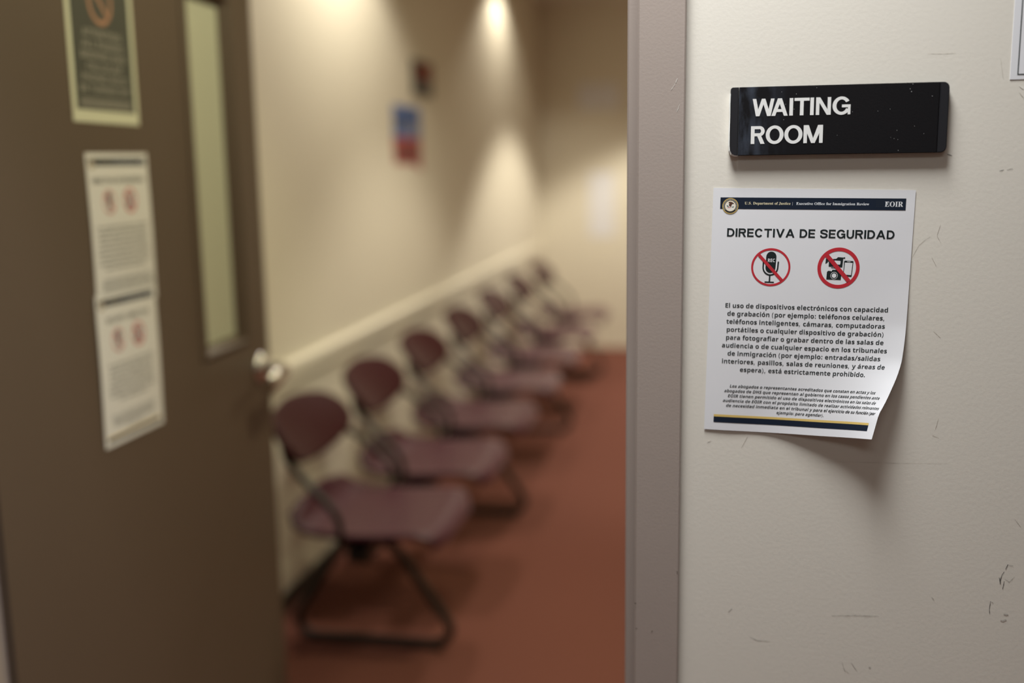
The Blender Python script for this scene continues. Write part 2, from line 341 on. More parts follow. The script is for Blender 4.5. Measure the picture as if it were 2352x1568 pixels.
# ------------------------------------------------------------------ lettering (glyph outlines, em = 1000)
GLYPHS = {}
GLYPH_DATA = """
sA 463 0,0,169,482,293,482,463,0,354,0,319,114,144,114,109,0;170,199,295,199,232,407
sB 451 60,0,60,480,210,480,268,477,317,468,355,453,382,430,398,399,404,358,401,332,395,309,384,289,370,272,352,261,330,255,330,251,360,242,385,225,396,213,411,183,416,139,410,99,395,65,369,37,333,16,291,4,240,0;162,289,221,289,247,291,268,296,282,304,292,314,298,328,300,345,297,361,291,374,279,384,263,391,242,395,162,396;162,84,228,84,256,86,277,92,292,102,302,115,308,131,310,149,308,166,302,180,292,192,276,202,254,207,225,209,162,209
sC 428 255,-7,208,-3,168,7,133,24,103,47,80,76,62,110,49,149,41,192,39,239,42,286,51,328,65,367,85,402,111,431,141,455,177,472,218,483,264,486,404,453,371,370,282,401,264,402,228,397,198,382,175,358,157,325,147,285,144,238,147,191,156,152,172,120,195,97,226,83,264,78,386,103,386,18
sD 497 60,0,60,480,211,480,259,477,302,468,342,453,376,432,404,406,427,374,444,336,455,293,458,244,450,170,427,109,389,61,337,27,273,7,196,0;162,84,206,84,287,101,336,154,353,242,349,290,337,329,318,359,291,380,257,392,216,396,162,396
sE 376 60,0,60,480,336,480,336,396,162,396,162,291,324,291,324,208,162,208,162,84,336,84,336,0
sF 369 60,0,60,480,335,480,335,396,161,396,161,273,323,273,323,189,161,189,161,0
sG 486 262,-7,196,0,141,21,97,56,65,105,45,166,39,240,42,288,52,332,68,371,91,405,119,433,153,456,193,473,238,483,289,486,340,483,432,457,398,375,383,383,289,402,261,399,235,393,212,381,192,366,175,347,162,325,152,299,146,270,144,238,145,208,149,181,156,155,167,133,180,114,197,98,217,87,241,80,333,85,333,185,242,185,242,269,433,269,433,21
sH 514 60,0,60,480,162,480,162,291,352,291,352,480,453,480,453,0,352,0,352,207,162,207,162,0
sI 261 21,0,21,58,80,85,80,395,21,422,21,480,240,480,240,422,181,395,181,85,240,58,240,0
sJ 222 -50,-134,-50,-49,39,-43,46,-35,52,-24,57,-9,60,9,60,480,162,480,162,31,160,-8,153,-41,143,-69,128,-92,110,-110,89,-124,65,-133,39,-139
sK 446 60,0,60,480,162,480,162,260,332,480,445,480,277,267,446,0,330,0,205,202,162,171,162,0
sL 379 60,0,60,480,162,480,162,84,357,84,357,0
sM 633 60,0,60,480,199,480,312,113,314,113,435,480,573,480,573,0,478,0,483,375,480,375,357,0,263,0,148,376,145,376,151,0
sN 546 60,0,60,480,189,480,397,120,399,120,394,480,486,480,486,0,357,0,148,363,145,363,151,0
sO 535 267,-7,218,-3,176,7,139,24,108,48,83,76,63,111,50,150,42,193,39,241,42,289,50,332,63,371,83,405,108,433,139,456,176,473,219,484,268,487,317,484,360,473,396,456,427,433,452,405,471,370,485,331,493,288,496,240,493,193,485,150,471,110,452,76,427,47,396,24,360,7,317,-3;267,79,307,83,338,98,361,122,376,154,386,194,389,240,386,287,376,327,361,359,338,383,307,398,268,402,229,398,198,383,175,359,159,327,149,287,146,240,149,194,159,154,175,122,198,98,229,83
sP 422 60,0,60,480,214,480,270,475,315,462,349,440,373,410,387,373,392,330,390,303,384,276,374,252,360,229,340,209,316,193,286,180,249,173,162,171,162,0;162,254,222,256,245,261,264,271,278,285,286,303,289,326,280,365,253,388,208,396,162,396
sQ 535 363,-114,275,-7,218,-3,176,7,139,24,108,48,83,76,63,111,50,150,42,193,39,241,42,289,50,332,63,371,83,405,108,433,139,456,176,473,219,484,268,487,317,484,360,473,396,456,427,433,452,405,471,370,485,331,493,288,496,240,492,189,483,143,467,101,444,65,414,37,377,15,493,-114;267,79,307,83,338,98,361,122,376,154,386,194,389,240,386,287,376,327,361,359,338,383,307,398,268,402,229,398,198,383,175,359,159,327,149,287,146,240,149,194,159,154,175,122,198,98,229,83
sR 443 60,0,60,480,200,480,260,476,308,464,345,444,371,416,386,380,392,336,386,296,379,278,359,249,302,209,443,0,330,0,216,184,162,184,162,0;162,267,225,268,249,274,267,283,279,296,286,313,289,333,286,354,278,370,266,382,247,390,223,395,162,396
sS 370 167,-7,118,-4,73,6,31,22,31,117,126,83,175,77,197,79,215,84,228,92,237,102,242,114,244,128,241,145,232,160,217,172,41,310,36,350,41,390,56,423,80,450,113,470,152,482,199,486,270,478,341,453,308,373,195,402,163,396,151,388,137,367,136,353,138,337,146,324,158,313,289,241,305,227,329,196,337,178,342,157,343,133,338,93,323,59,297,31,262,10,219,-2
sT 389 144,0,144,395,13,395,13,480,375,480,375,395,245,395,245,0
sU 508 252,-7,193,-1,145,15,107,42,79,78,63,121,57,171,57,480,158,480,158,186,161,151,169,123,183,103,201,89,225,81,255,79,285,81,309,90,327,105,339,126,347,153,349,187,349,480,451,480,451,169,448,137,441,107,429,80,412,55,390,34,363,16,331,4,294,-4
sV 437 163,0,0,480,103,480,218,89,334,480,437,480,273,0
sW 649 122,0,0,480,100,480,185,92,277,480,373,480,465,92,549,480,649,480,527,0,412,0,324,364,238,0
sX 448 0,0,159,247,10,480,122,480,226,307,327,480,437,480,286,242,448,0,332,0,220,181,109,0
sY 419 159,0,159,183,0,480,110,480,210,282,310,480,419,480,260,187,260,0
sZ 389 16,0,16,66,246,396,22,396,22,480,367,480,367,414,137,84,373,84,373,0
sa 406 142,-7,111,-4,84,6,60,22,43,44,32,73,28,109,33,145,46,174,69,196,101,212,142,222,192,226,256,228,254,262,249,276,241,287,229,294,215,299,164,297,95,273,62,341,203,374,248,371,286,360,316,342,338,317,351,285,355,244,355,0,285,0,266,50,263,50,231,17,214,7,194,-1,170,-5;179,66,200,69,218,75,234,86,246,100,253,118,256,140,256,170,217,169,188,166,166,160,150,151,139,139,133,125,131,109,132,95,137,84,144,76,154,71
sb 425 254,-7,229,-5,208,0,190,8,152,40,146,40,129,0,52,0,52,510,152,510,148,319,152,319,163,333,192,358,210,366,232,372,257,373,295,368,328,352,357,325,378,288,391,241,395,184,391,126,378,79,356,42,327,15,293,-1;226,75,245,78,261,87,275,103,285,125,291,152,293,185,291,218,285,245,274,266,261,281,244,290,224,293,201,291,183,283,170,269,161,250,155,226,154,152,159,125,168,103,182,87,201,78
sc 345 201,-7,151,-2,109,13,75,39,50,75,35,122,30,181,33,223,40,260,53,291,70,317,91,337,117,353,145,364,176,371,234,373,324,349,295,271,210,293,167,281,141,244,132,182,135,148,141,121,153,101,168,86,187,77,230,75,313,106,313,21,247,-4
sd 425 169,-7,130,-1,97,15,69,41,47,78,35,125,30,183,35,240,48,288,69,325,98,352,132,368,171,373,196,372,218,367,236,358,252,347,266,334,277,320,280,320,273,510,373,510,373,0,296,0,277,48,273,48,262,33,233,9,215,0,193,-5;203,73,228,76,248,84,262,98,271,117,277,141,278,215,272,242,263,264,249,280,229,289,202,292,182,289,165,279,150,264,140,242,134,214,132,181,134,148,140,121,150,100,165,85,182,76
se 397 218,-7,183,-4,151,2,121,14,95,30,73,50,54,76,41,106,33,141,30,181,33,221,40,257,52,288,69,314,89,335,113,352,140,364,170,371,203,373,251,369,291,354,324,330,348,297,363,256,368,207,368,158,132,158,135,132,143,110,157,92,175,79,197,71,223,68,307,80,347,97,347,19;134,225,274,225,272,246,266,265,257,280,243,293,226,300,204,302,186,300,170,294,156,283,145,269,138,249
sf 260 69,0,69,291,13,291,13,340,69,367,70,423,76,447,84,466,96,482,111,494,129,503,173,513,290,498,265,425,209,435,196,433,186,429,178,422,173,413,169,367,255,367,255,291,169,291,169,0
sg 425 189,-161,95,-153,52,-140,52,-60,98,-75,146,-85,195,-88,238,-79,264,-51,273,-5,275,48,273,48,259,30,244,16,228,6,209,-1,169,-7,128,-1,94,16,67,43,46,81,34,127,30,183,34,238,47,285,68,323,96,351,131,368,171,373,213,367,249,350,277,320,280,320,288,367,373,367,373,-1,368,-49,352,-89,326,-120,291,-143,245,-157;204,72,227,74,246,82,261,94,271,112,277,137,277,218,271,246,261,267,247,281,227,289,203,292,164,280,140,243,132,181,140,121,164,84
sh 441 52,0,52,510,152,510,148,320,153,320,166,337,181,350,198,361,217,368,238,372,259,373,296,370,328,359,355,342,375,316,387,282,391,239,391,0,291,0,291,214,284,258,265,285,232,293,205,290,184,280,170,262,160,238,154,209,152,173,152,0
si 205 103,412,75,417,64,423,55,432,50,445,48,461,50,478,55,491,64,500,75,506,130,506,141,500,150,491,155,478,157,461,155,445,150,432,141,423,130,417;52,0,52,367,152,367,152,0
sj 205 103,412,75,417,64,423,55,432,50,445,48,461,50,478,55,491,64,500,75,506,130,506,141,500,150,491,155,478,157,461,155,445,150,432,141,423,130,417;-43,-153,-43,-75,4,-81,28,-76,38,-69,46,-59,51,-44,52,367,152,367,151,-61,147,-82,140,-101,129,-118,116,-133,98,-145,77,-154,52,-159
sk 416 52,0,52,510,152,510,295,367,408,367,262,208,416,0,301,0,195,148,152,114,152,0
sl 205 52,0,52,510,152,510,152,0
sm 660 52,0,52,367,129,367,142,320,148,320,160,337,176,350,194,361,213,368,234,372,280,372,303,368,323,360,340,350,355,336,366,320,375,320,387,337,403,350,421,361,442,368,462,372,483,373,521,370,553,359,577,342,595,316,606,282,609,239,609,0,509,0,509,214,503,258,485,285,454,293,430,290,411,281,398,265,388,244,383,217,381,184,381,0,281,0,281,214,275,258,256,285,226,293,201,290,182,280,168,262,159,238,154,209,152,173,152,0
sn 441 52,0,52,367,129,367,142,320,148,320,161,337,177,350,196,361,217,368,238,372,261,373,297,370,329,359,355,342,375,316,387,282,391,239,391,0,291,0,291,214,289,238,285,258,277,274,265,285,250,291,232,293,204,290,184,280,169,262,160,238,154,209,152,173,152,0
so 416 207,-7,174,-4,144,3,116,15,91,32,70,54,53,80,40,111,33,145,30,184,36,240,51,287,78,324,114,352,157,368,209,373,242,371,272,364,300,351,325,334,346,313,363,287,375,257,383,223,385,184,380,128,364,81,337,43,302,15,258,-1;208,74,232,77,251,86,266,102,276,123,281,151,283,184,281,217,276,244,266,266,251,281,232,290,208,293,184,290,164,281,150,266,140,244,134,217,132,184,134,151,140,123,150,102,164,86,184,77
sp 425 52,-161,52,367,134,367,148,319,152,319,163,333,192,357,210,366,232,372,257,373,295,368,328,352,357,325,378,288,391,241,395,184,390,127,377,79,355,42,326,15,293,-1,254,-7,229,-5,208,0,191,8,152,40,147,40,152,-161;226,75,247,78,263,87,276,103,286,125,291,152,293,185,285,245,262,281,224,293,201,291,183,283,170,269,161,250,155,226,154,152,159,125,168,103,182,87,201,78
sq 425 273,-161,277,48,273,48,262,33,249,20,234,9,215,0,194,-5,169,-7,130,-1,97,15,69,41,47,78,34,125,30,183,35,240,48,288,69,325,98,352,132,368,171,373,196,372,218,367,236,358,252,347,277,320,279,320,288,367,373,367,373,-161;204,72,229,75,248,83,262,96,271,115,277,140,278,215,272,242,263,264,249,280,229,289,203,292,181,289,163,279,150,264,140,242,134,214,132,181,140,121,164,84
sr 305 52,0,52,367,128,367,143,305,148,305,160,323,175,339,192,353,212,364,234,371,291,371,283,277,190,264,167,242,159,227,154,208,152,187,152,0
ss 334 152,-7,31,15,31,97,173,67,187,70,197,75,208,89,210,98,60,195,49,207,41,220,35,235,31,252,30,271,35,303,48,328,70,348,99,362,134,371,198,373,240,367,304,345,274,273,174,300,149,297,135,289,130,275,275,187,296,162,303,147,307,129,308,109,304,75,291,46,269,23,238,7,199,-3
st 291 157,-6,137,-2,119,4,103,13,90,25,78,41,70,61,65,86,63,115,63,291,15,291,15,334,71,367,99,445,163,445,163,367,266,367,266,291,163,291,163,115,165,102,169,92,175,84,184,78,195,74,270,85,270,10
su 441 181,-7,144,-3,112,7,86,25,66,51,54,85,50,128,50,367,150,367,150,152,152,129,157,109,165,93,176,82,191,75,210,73,237,77,258,87,272,104,281,128,287,158,289,194,289,367,389,367,389,0,312,0,299,47,293,47,280,30,264,16,245,6,225,-1
sv 382 140,0,0,367,105,367,189,83,192,83,207,158,277,367,382,367,242,0
sw 575 111,0,7,367,106,367,169,84,171,84,233,367,343,367,402,84,405,84,470,367,568,367,463,0,354,0,288,290,285,290,218,0
sx 388 3,0,128,187,9,367,123,367,194,250,266,367,379,367,260,187,385,0,271,0,194,126,117,0
sy 382 23,-156,23,-77,62,-81,82,-78,99,-72,124,-48,146,3,0,367,109,367,191,97,193,97,275,367,382,367,227,-47,211,-82,191,-110,166,-133,138,-148,107,-158
sz 328 18,0,18,59,188,290,28,290,28,367,302,367,302,302,136,77,308,77,308,0
rO 525 261,-11,228,-9,198,-3,169,7,142,21,117,38,94,58,75,81,58,106,45,134,35,163,29,195,29,260,35,292,45,321,58,349,75,374,95,397,117,417,143,434,170,448,200,458,232,464,265,466,298,464,328,458,357,448,384,435,409,418,431,399,451,376,467,351,481,323,490,293,496,261,498,228,496,195,490,163,481,134,467,106,450,81,430,58,408,38,383,21,355,7,325,-3,294,-9;265,12,328,36,367,108,379,228,376,293,365,346,348,389,324,419,294,437,260,443,196,419,158,347,145,228,149,163,159,109,177,67,201,37,230,18
rE 442 14,0,14,17,35,18,51,22,62,30,70,41,74,57,74,394,69,413,62,425,51,433,36,437,16,439,16,455,399,455,399,320,383,320,375,357,361,386,340,406,312,420,276,428,183,246,221,248,243,256,259,269,272,288,281,313,288,345,304,345,304,118,287,118,280,164,273,181,264,195,254,206,241,213,225,218,183,222,184,53,187,42,192,35,213,28,289,32,313,39,335,48,354,60,371,75,386,94,399,116,411,143,430,143,402,0
rJ 330 109,-65,88,-64,51,-54,22,-35,11,-22,3,-8,-2,7,-2,38,3,50,11,61,32,73,44,75,58,73,69,69,79,62,87,52,91,41,93,28,80,-31,89,-38,105,-40,120,-39,131,-33,139,-25,144,-13,138,418,131,425,79,439,79,455,314,455,314,439,277,431,269,426,263,419,255,89,239,3,190,-48
rU 492 248,-13,192,-8,147,6,114,29,91,61,78,103,73,155,72,398,68,413,61,424,50,431,35,436,15,439,15,455,240,455,240,439,185,415,181,140,183,104,191,74,203,51,221,35,245,25,275,22,340,37,379,83,392,159,391,398,387,413,379,423,368,431,351,436,328,439,328,455,474,455,474,439,456,435,442,429,433,421,427,411,422,378,422,181,418,118,403,69,380,32,346,7,302,-8
rI 261 13,0,13,17,50,26,61,32,69,42,74,56,74,405,70,419,63,427,52,433,36,437,13,439,13,455,244,455,244,439,223,437,207,433,196,427,188,419,184,405,187,44,206,26,246,17,246,0
rS 390 43,-11,43,158,62,158,75,113,91,77,111,50,136,30,164,19,197,15,220,17,241,24,257,36,269,51,276,69,279,89,273,117,255,140,225,160,127,210,99,231,77,253,62,276,53,302,50,332,52,358,57,381,67,403,80,421,96,437,115,449,136,459,160,464,310,447,317,454,320,466,339,466,339,319,322,319,315,343,305,365,293,385,280,402,265,417,248,429,231,438,213,443,194,445,173,443,155,437,140,426,128,413,122,398,120,380,121,364,127,349,137,336,279,260,300,247,331,219,342,204,350,188,359,133,357,106,350,80,339,58,323,38,304,21,281,8,254,-2,225,-8,61,-11
rR 473 15,0,15,17,52,24,62,32,69,43,73,59,75,81,75,379,73,398,69,413,62,424,51,431,36,436,16,439,16,455,217,455,278,452,329,442,367,426,395,403,412,372,417,334,406,285,372,248,315,224,459,21,480,17,480,0,338,0,201,212,182,212,183,59,187,43,194,32,205,24,242,17,242,0;182,234,235,236,261,245,280,258,293,278,301,304,304,336,295,389,268,421,224,431,209,430,197,427,190,422,185,414
rD 496 20,0,20,17,39,19,53,23,63,30,69,39,73,54,74,374,72,397,68,415,61,426,50,433,35,437,15,439,15,455,222,455,296,449,357,429,405,396,440,351,461,295,468,228,441,101,362,25,228,0;222,24,262,30,295,47,319,75,337,115,347,166,351,229,336,342,294,410,223,433,208,432,197,429,190,423,185,415,185,42,190,34,197,29,208,25
rc 293 156,-10,131,-8,108,-1,87,11,67,26,51,45,38,68,28,93,21,120,19,150,22,181,29,210,40,237,55,260,74,280,96,297,120,309,146,317,175,319,204,317,230,310,250,298,265,283,274,265,277,245,276,233,272,223,266,215,258,209,248,205,236,204,214,209,201,225,194,286,185,294,169,297,138,285,118,248,112,187,115,142,123,105,137,76,156,55,178,42,204,38,227,42,250,53,271,72,285,60,248,21,205,-2
rt 228 124,-9,99,-7,80,-1,66,10,56,26,50,46,48,71,48,279,20,279,20,300,129,424,144,424,144,310,208,310,208,279,144,279,149,51,160,41,168,40,183,44,195,56,206,75,222,66,198,24,165,-1
rf 214 15,0,15,16,50,35,52,277,16,277,16,310,52,310,52,353,56,386,67,413,85,436,109,452,139,461,174,465,200,463,222,456,240,446,253,432,261,417,263,400,262,386,258,375,244,360,224,355,213,356,195,365,189,372,188,410,196,438,190,442,168,442,159,437,153,430,148,310,203,310,203,277,148,277,149,47,152,34,158,26,167,20,181,17,199,16,199,0
rx 319 5,0,5,15,24,23,44,37,62,56,123,136,43,263,31,279,18,289,4,293,4,310,169,310,169,294,153,293,143,288,140,280,183,206,234,284,201,294,201,310,311,310,311,296,292,289,273,275,254,254,198,184,319,15,319,0,155,0,155,16,178,19,185,26,138,114,86,42,85,34,88,23,98,17,118,15,118,0
rw 435 122,-10,-4,292,-11,293,-11,310,138,310,138,293,167,127,211,235,185,292,168,295,168,310,323,310,323,293,308,291,299,285,336,141,384,286,356,295,356,310,445,310,445,295,430,290,304,-10,289,-10,223,197,140,-10
rm 554 18,0,18,16,30,17,39,21,45,26,52,43,52,266,46,284,40,289,31,293,19,294,19,310,146,310,146,265,173,294,204,312,237,318,277,312,305,293,320,261,348,293,381,312,418,318,465,306,494,271,504,212,504,43,510,26,524,17,536,16,536,0,377,0,377,16,397,21,403,26,407,34,404,258,398,265,389,270,377,271,358,268,341,256,324,237,327,34,331,26,336,21,356,16,356,0,199,0,199,16,219,21,225,26,229,34,226,258,220,265,211,270,199,271,180,267,162,255,146,235,152,27,158,21,177,16,177,0
rs 288 151,-10,132,-8,111,-3,73,9,64,7,56,1,51,-9,36,-9,36,105,53,105,61,79,72,57,87,39,103,26,121,17,140,15,156,16,168,20,179,27,186,35,191,46,192,58,188,76,176,92,156,105,85,142,68,155,54,169,45,185,39,202,37,220,40,247,49,270,65,291,86,306,111,316,220,306,226,311,230,319,244,319,244,222,228,222,220,244,209,262,196,277,182,288,166,294,149,296,125,292,116,286,106,269,109,240,212,178,229,165,241,151,250,136,255,117,257,95,254,65,244,39,228,18,206,2,181,-7
rv 306 142,-10,16,288,8,292,-3,293,-3,310,164,310,164,294,141,292,132,286,185,122,237,284,224,292,203,294,203,310,305,310,305,295,284,286,160,-10
rn 381 18,0,18,16,30,17,39,21,45,26,52,43,52,266,46,284,40,289,31,293,19,294,19,310,148,310,148,267,175,296,207,313,243,318,292,306,321,271,330,212,333,33,337,26,343,21,352,17,363,16,363,0,202,0,202,16,223,21,232,34,235,56,229,258,223,265,215,270,203,271,183,267,164,255,148,235,148,43,154,26,168,17,180,16,180,0
rd 370 140,-10,117,-8,97,-1,78,10,61,26,47,44,35,66,26,91,21,118,19,147,21,180,27,210,36,237,48,261,63,281,81,297,101,309,123,316,146,318,175,314,201,301,223,280,222,413,218,423,212,430,203,435,191,438,176,439,176,455,319,455,325,41,330,35,340,30,353,28,353,11,315,8,271,1,223,-10,223,39,201,12,173,-5;171,28,192,34,202,41,218,62,223,76,223,242,220,252,214,262,206,270,196,276,174,281,155,277,141,267,130,250,123,225,119,193,119,115,123,83,130,58,140,42,153,32
ro 336 169,-10,140,-8,114,-1,90,11,69,27,52,47,38,70,27,96,21,124,19,154,21,184,27,213,38,239,52,262,69,281,90,297,114,309,140,316,168,318,196,316,222,309,245,298,266,282,283,263,298,240,308,214,315,185,317,154,315,123,308,94,298,69,284,46,266,26,245,11,222,-1,197,-8;169,11,186,14,199,24,209,39,220,154,218,206,214,245,208,271,198,286,185,296,169,299,151,296,138,286,128,271,122,245,118,206,128,39,138,24,152,14
ri 198 101,362,75,368,65,376,57,387,52,399,50,412,52,426,57,438,65,449,75,457,87,462,114,462,126,457,137,449,145,438,150,426,151,412,145,387,136,376,126,368;18,0,18,16,39,21,49,32,52,43,47,285,32,292,20,293,21,310,148,310,154,26,160,21,180,16,180,0
ru 375 131,-10,103,-7,81,2,65,17,54,38,48,65,46,97,43,274,33,289,24,293,11,294,11,310,142,310,151,46,158,40,166,37,177,36,196,39,213,49,228,66,228,263,221,283,214,289,204,293,189,294,189,310,324,310,327,46,331,39,338,34,347,31,360,30,360,13,321,10,277,3,228,-10,228,40,202,13,186,3,169,-4,150,-9
rp 371 17,-139,17,-124,27,-123,45,-113,50,275,46,283,41,288,19,295,19,310,143,310,143,263,166,294,195,313,230,319,253,317,274,310,293,298,309,283,323,264,335,241,343,216,348,189,350,160,348,128,343,99,334,72,323,48,308,28,291,12,272,0,250,-8,227,-10,196,-5,170,9,148,32,155,-107,167,-118,197,-123,197,-139;195,28,214,32,229,42,239,59,247,84,251,116,253,154,251,192,247,223,241,248,232,265,218,275,199,278,179,273,162,259,148,235,148,69,160,46,176,33
re 301 154,-10,129,-8,106,-1,85,10,66,26,50,45,37,69,27,95,21,125,19,157,21,187,28,215,38,240,51,263,68,282,87,298,109,309,132,316,157,318,193,314,224,301,249,280,268,251,279,216,283,166,117,166,127,97,154,56,199,42,225,47,248,62,270,86,285,73,248,27,205,-1;116,192,201,192,201,241,198,261,193,277,186,288,175,295,161,297,136,286,121,255
rg 327 146,-140,106,-138,73,-132,48,-122,29,-108,18,-92,14,-75,20,-54,38,-38,69,-26,44,-10,29,9,24,30,26,46,32,61,42,74,57,86,102,110,58,135,31,169,22,212,24,232,30,251,40,268,53,282,69,295,88,305,109,312,132,317,183,317,208,312,233,304,317,304,317,268,268,268,281,248,289,226,291,203,290,185,285,167,276,151,264,137,250,125,215,108,194,104,121,100,112,94,102,80,101,71,105,59,119,51,141,49,236,45,259,40,277,33,292,24,303,13,310,-1,316,-37,311,-67,296,-92,272,-113,239,-128,197,-137;157,124,172,127,183,134,190,146,195,163,198,184,198,238,195,260,190,276,183,288,172,295,157,297,143,295,132,288,124,276,118,260,115,238,115,184,118,163,124,146,132,134,143,127;161,-116,218,-111,252,-94,263,-66,262,-55,257,-47,249,-41,238,-37,97,-34,84,-45,76,-58,73,-73,76,-84,83,-94,95,-103,111,-111,133,-115
ra 344 255,-10,226,-5,208,10,200,35,168,11,133,-4,95,-9,74,-6,55,0,40,11,29,26,22,43,20,63,25,91,39,115,63,136,98,155,143,173,199,190,199,241,197,258,193,272,187,282,177,290,164,294,148,296,123,293,109,286,104,274,119,248,123,231,117,210,110,202,90,192,64,192,54,196,45,203,38,212,34,223,33,236,35,252,40,266,49,278,62,290,77,300,95,308,115,314,162,318,205,315,239,307,263,292,280,271,290,244,293,210,320,42,329,28,306,7,281,-6;151,34,158,34,199,63,199,169,154,151,127,123,118,84,122,56,133,39
rr 287 18,0,18,16,39,21,49,32,52,43,50,278,46,285,41,289,32,292,20,293,21,310,146,310,146,252,158,272,172,288,187,301,203,311,218,316,233,318,250,317,264,312,275,304,283,293,288,281,288,254,284,243,278,234,270,228,260,224,248,222,237,223,196,259,189,260,179,258,171,252,162,241,155,228,149,192,150,42,153,32,159,25,167,21,197,16,197,0
s( 246 126,-106,95,-65,70,-20,51,28,37,79,30,131,27,184,30,238,37,291,51,342,70,391,95,437,126,480,181,480,153,436,129,390,110,340,97,289,89,238,87,185,89,133,97,82,110,32,129,-17,152,-63,181,-106
s) 246 21,-106,49,-63,73,-17,91,32,104,82,112,133,115,185,112,238,104,289,91,340,73,390,49,436,20,480,76,480,107,437,132,391,151,342,164,291,172,238,175,184,172,131,164,79,151,28,132,-20,107,-65,76,-106
scomma 225 28,-87,61,78,124,78,129,71,71,-87
"""
for ln in GLYPH_DATA.strip().split('\n'):
    key, adv, data = ln.split(' ')
    loops = []
    for l in data.split(';'):
        n = [int(q) for q in l.split(',')]
        loops.append([(n[i] / 1000.0, n[i + 1] / 1000.0) for i in range(0, len(n), 2)])
    GLYPHS[key] = (int(adv) / 1000.0, loops)


def rect(x0, y0, x1, y1):
    return [(x0, y0), (x1, y0), (x1, y1), (x0, y1)]


def glyph(ch, face):
    """(advance, loops) of a character; accents, punctuation and dotless i are drawn here."""
    acc = {'á': 'a', 'é': 'e', 'í': 'i', 'ó': 'o', 'ú': 'u'}
    if ch == ' ':
        return (0.18 if face == 's' else 0.19), []
    if ch in acc:
        a, L = glyph(acc[ch], face)
        L = list(L)
        if acc[ch] == 'i':
            L = [l for l in L if max(p[1] for p in l) < 0.42]
        cx = a / 2
        return a, L + [[(cx - 0.035, 0.408), (cx + 0.03, 0.408), (cx + 0.105, 0.515), (cx + 0.0, 0.515)]]
    if ch == '.':
        return (0.20, [rect(0.045, 0.0, 0.145, 0.092)]) if face == 's' else (0.19, [rect(0.05, -0.005, 0.12, 0.06)])
    if ch == ':':
        return 0.21, [rect(0.05, 0.0, 0.15, 0.092), rect(0.05, 0.27, 0.15, 0.362)]
    if ch == '/':
        return 0.30, [[(0.0, -0.03), (0.085, -0.03), (0.295, 0.49), (0.21, 0.49)]]
    if ch == '|':
        return 0.20, [rect(0.085, -0.12, 0.115, 0.50)]
    if ch == ',':
        return GLYPHS['scomma']
    return GLYPHS[('s' if ch in '()' else face) + ch]


_tess = {}


def tess(ch, face):
    k = (ch, face)
    if k not in _tess:
        adv, loops = glyph(ch, face)
        pts = [p for l in loops for p in l]
        # each outer outline is filled on its own, with the holes that lie inside it
        def inside(p, l):
            c = False
            for i in range(len(l)):
                a, b = l[i - 1], l[i]
                if (a[1] > p[1]) != (b[1] > p[1]) and p[0] < (b[0] - a[0]) * (p[1] - a[1]) / (b[1] - a[1]) + a[0]:
                    c = not c
            return c
        depth = [sum(inside(l[0], m) for m in loops if m is not l) for l in loops]
        start = [sum(len(m) for m in loops[:i]) for i in range(len(loops))]
        tris = []
        for i, l in enumerate(loops):
            if depth[i] % 2 == 0:
                sel = [i] + [j for j in range(len(loops)) if depth[j] == depth[i] + 1 and inside(loops[j][0], l)]
                idx = [start[j] + q for j in sel for q in range(len(loops[j]))]
                for t in tessellate_polygon([[Vector((x, y, 0)) for x, y in loops[j]] for j in sel]):
                    tris.append(tuple(idx[q] for q in t))
        _tess[k] = (adv, pts, tris)
    return _tess[k]


def text_width(s, face, size, track=0.0):
    return sum(tess(c, face)[0] + track for c in s) * size


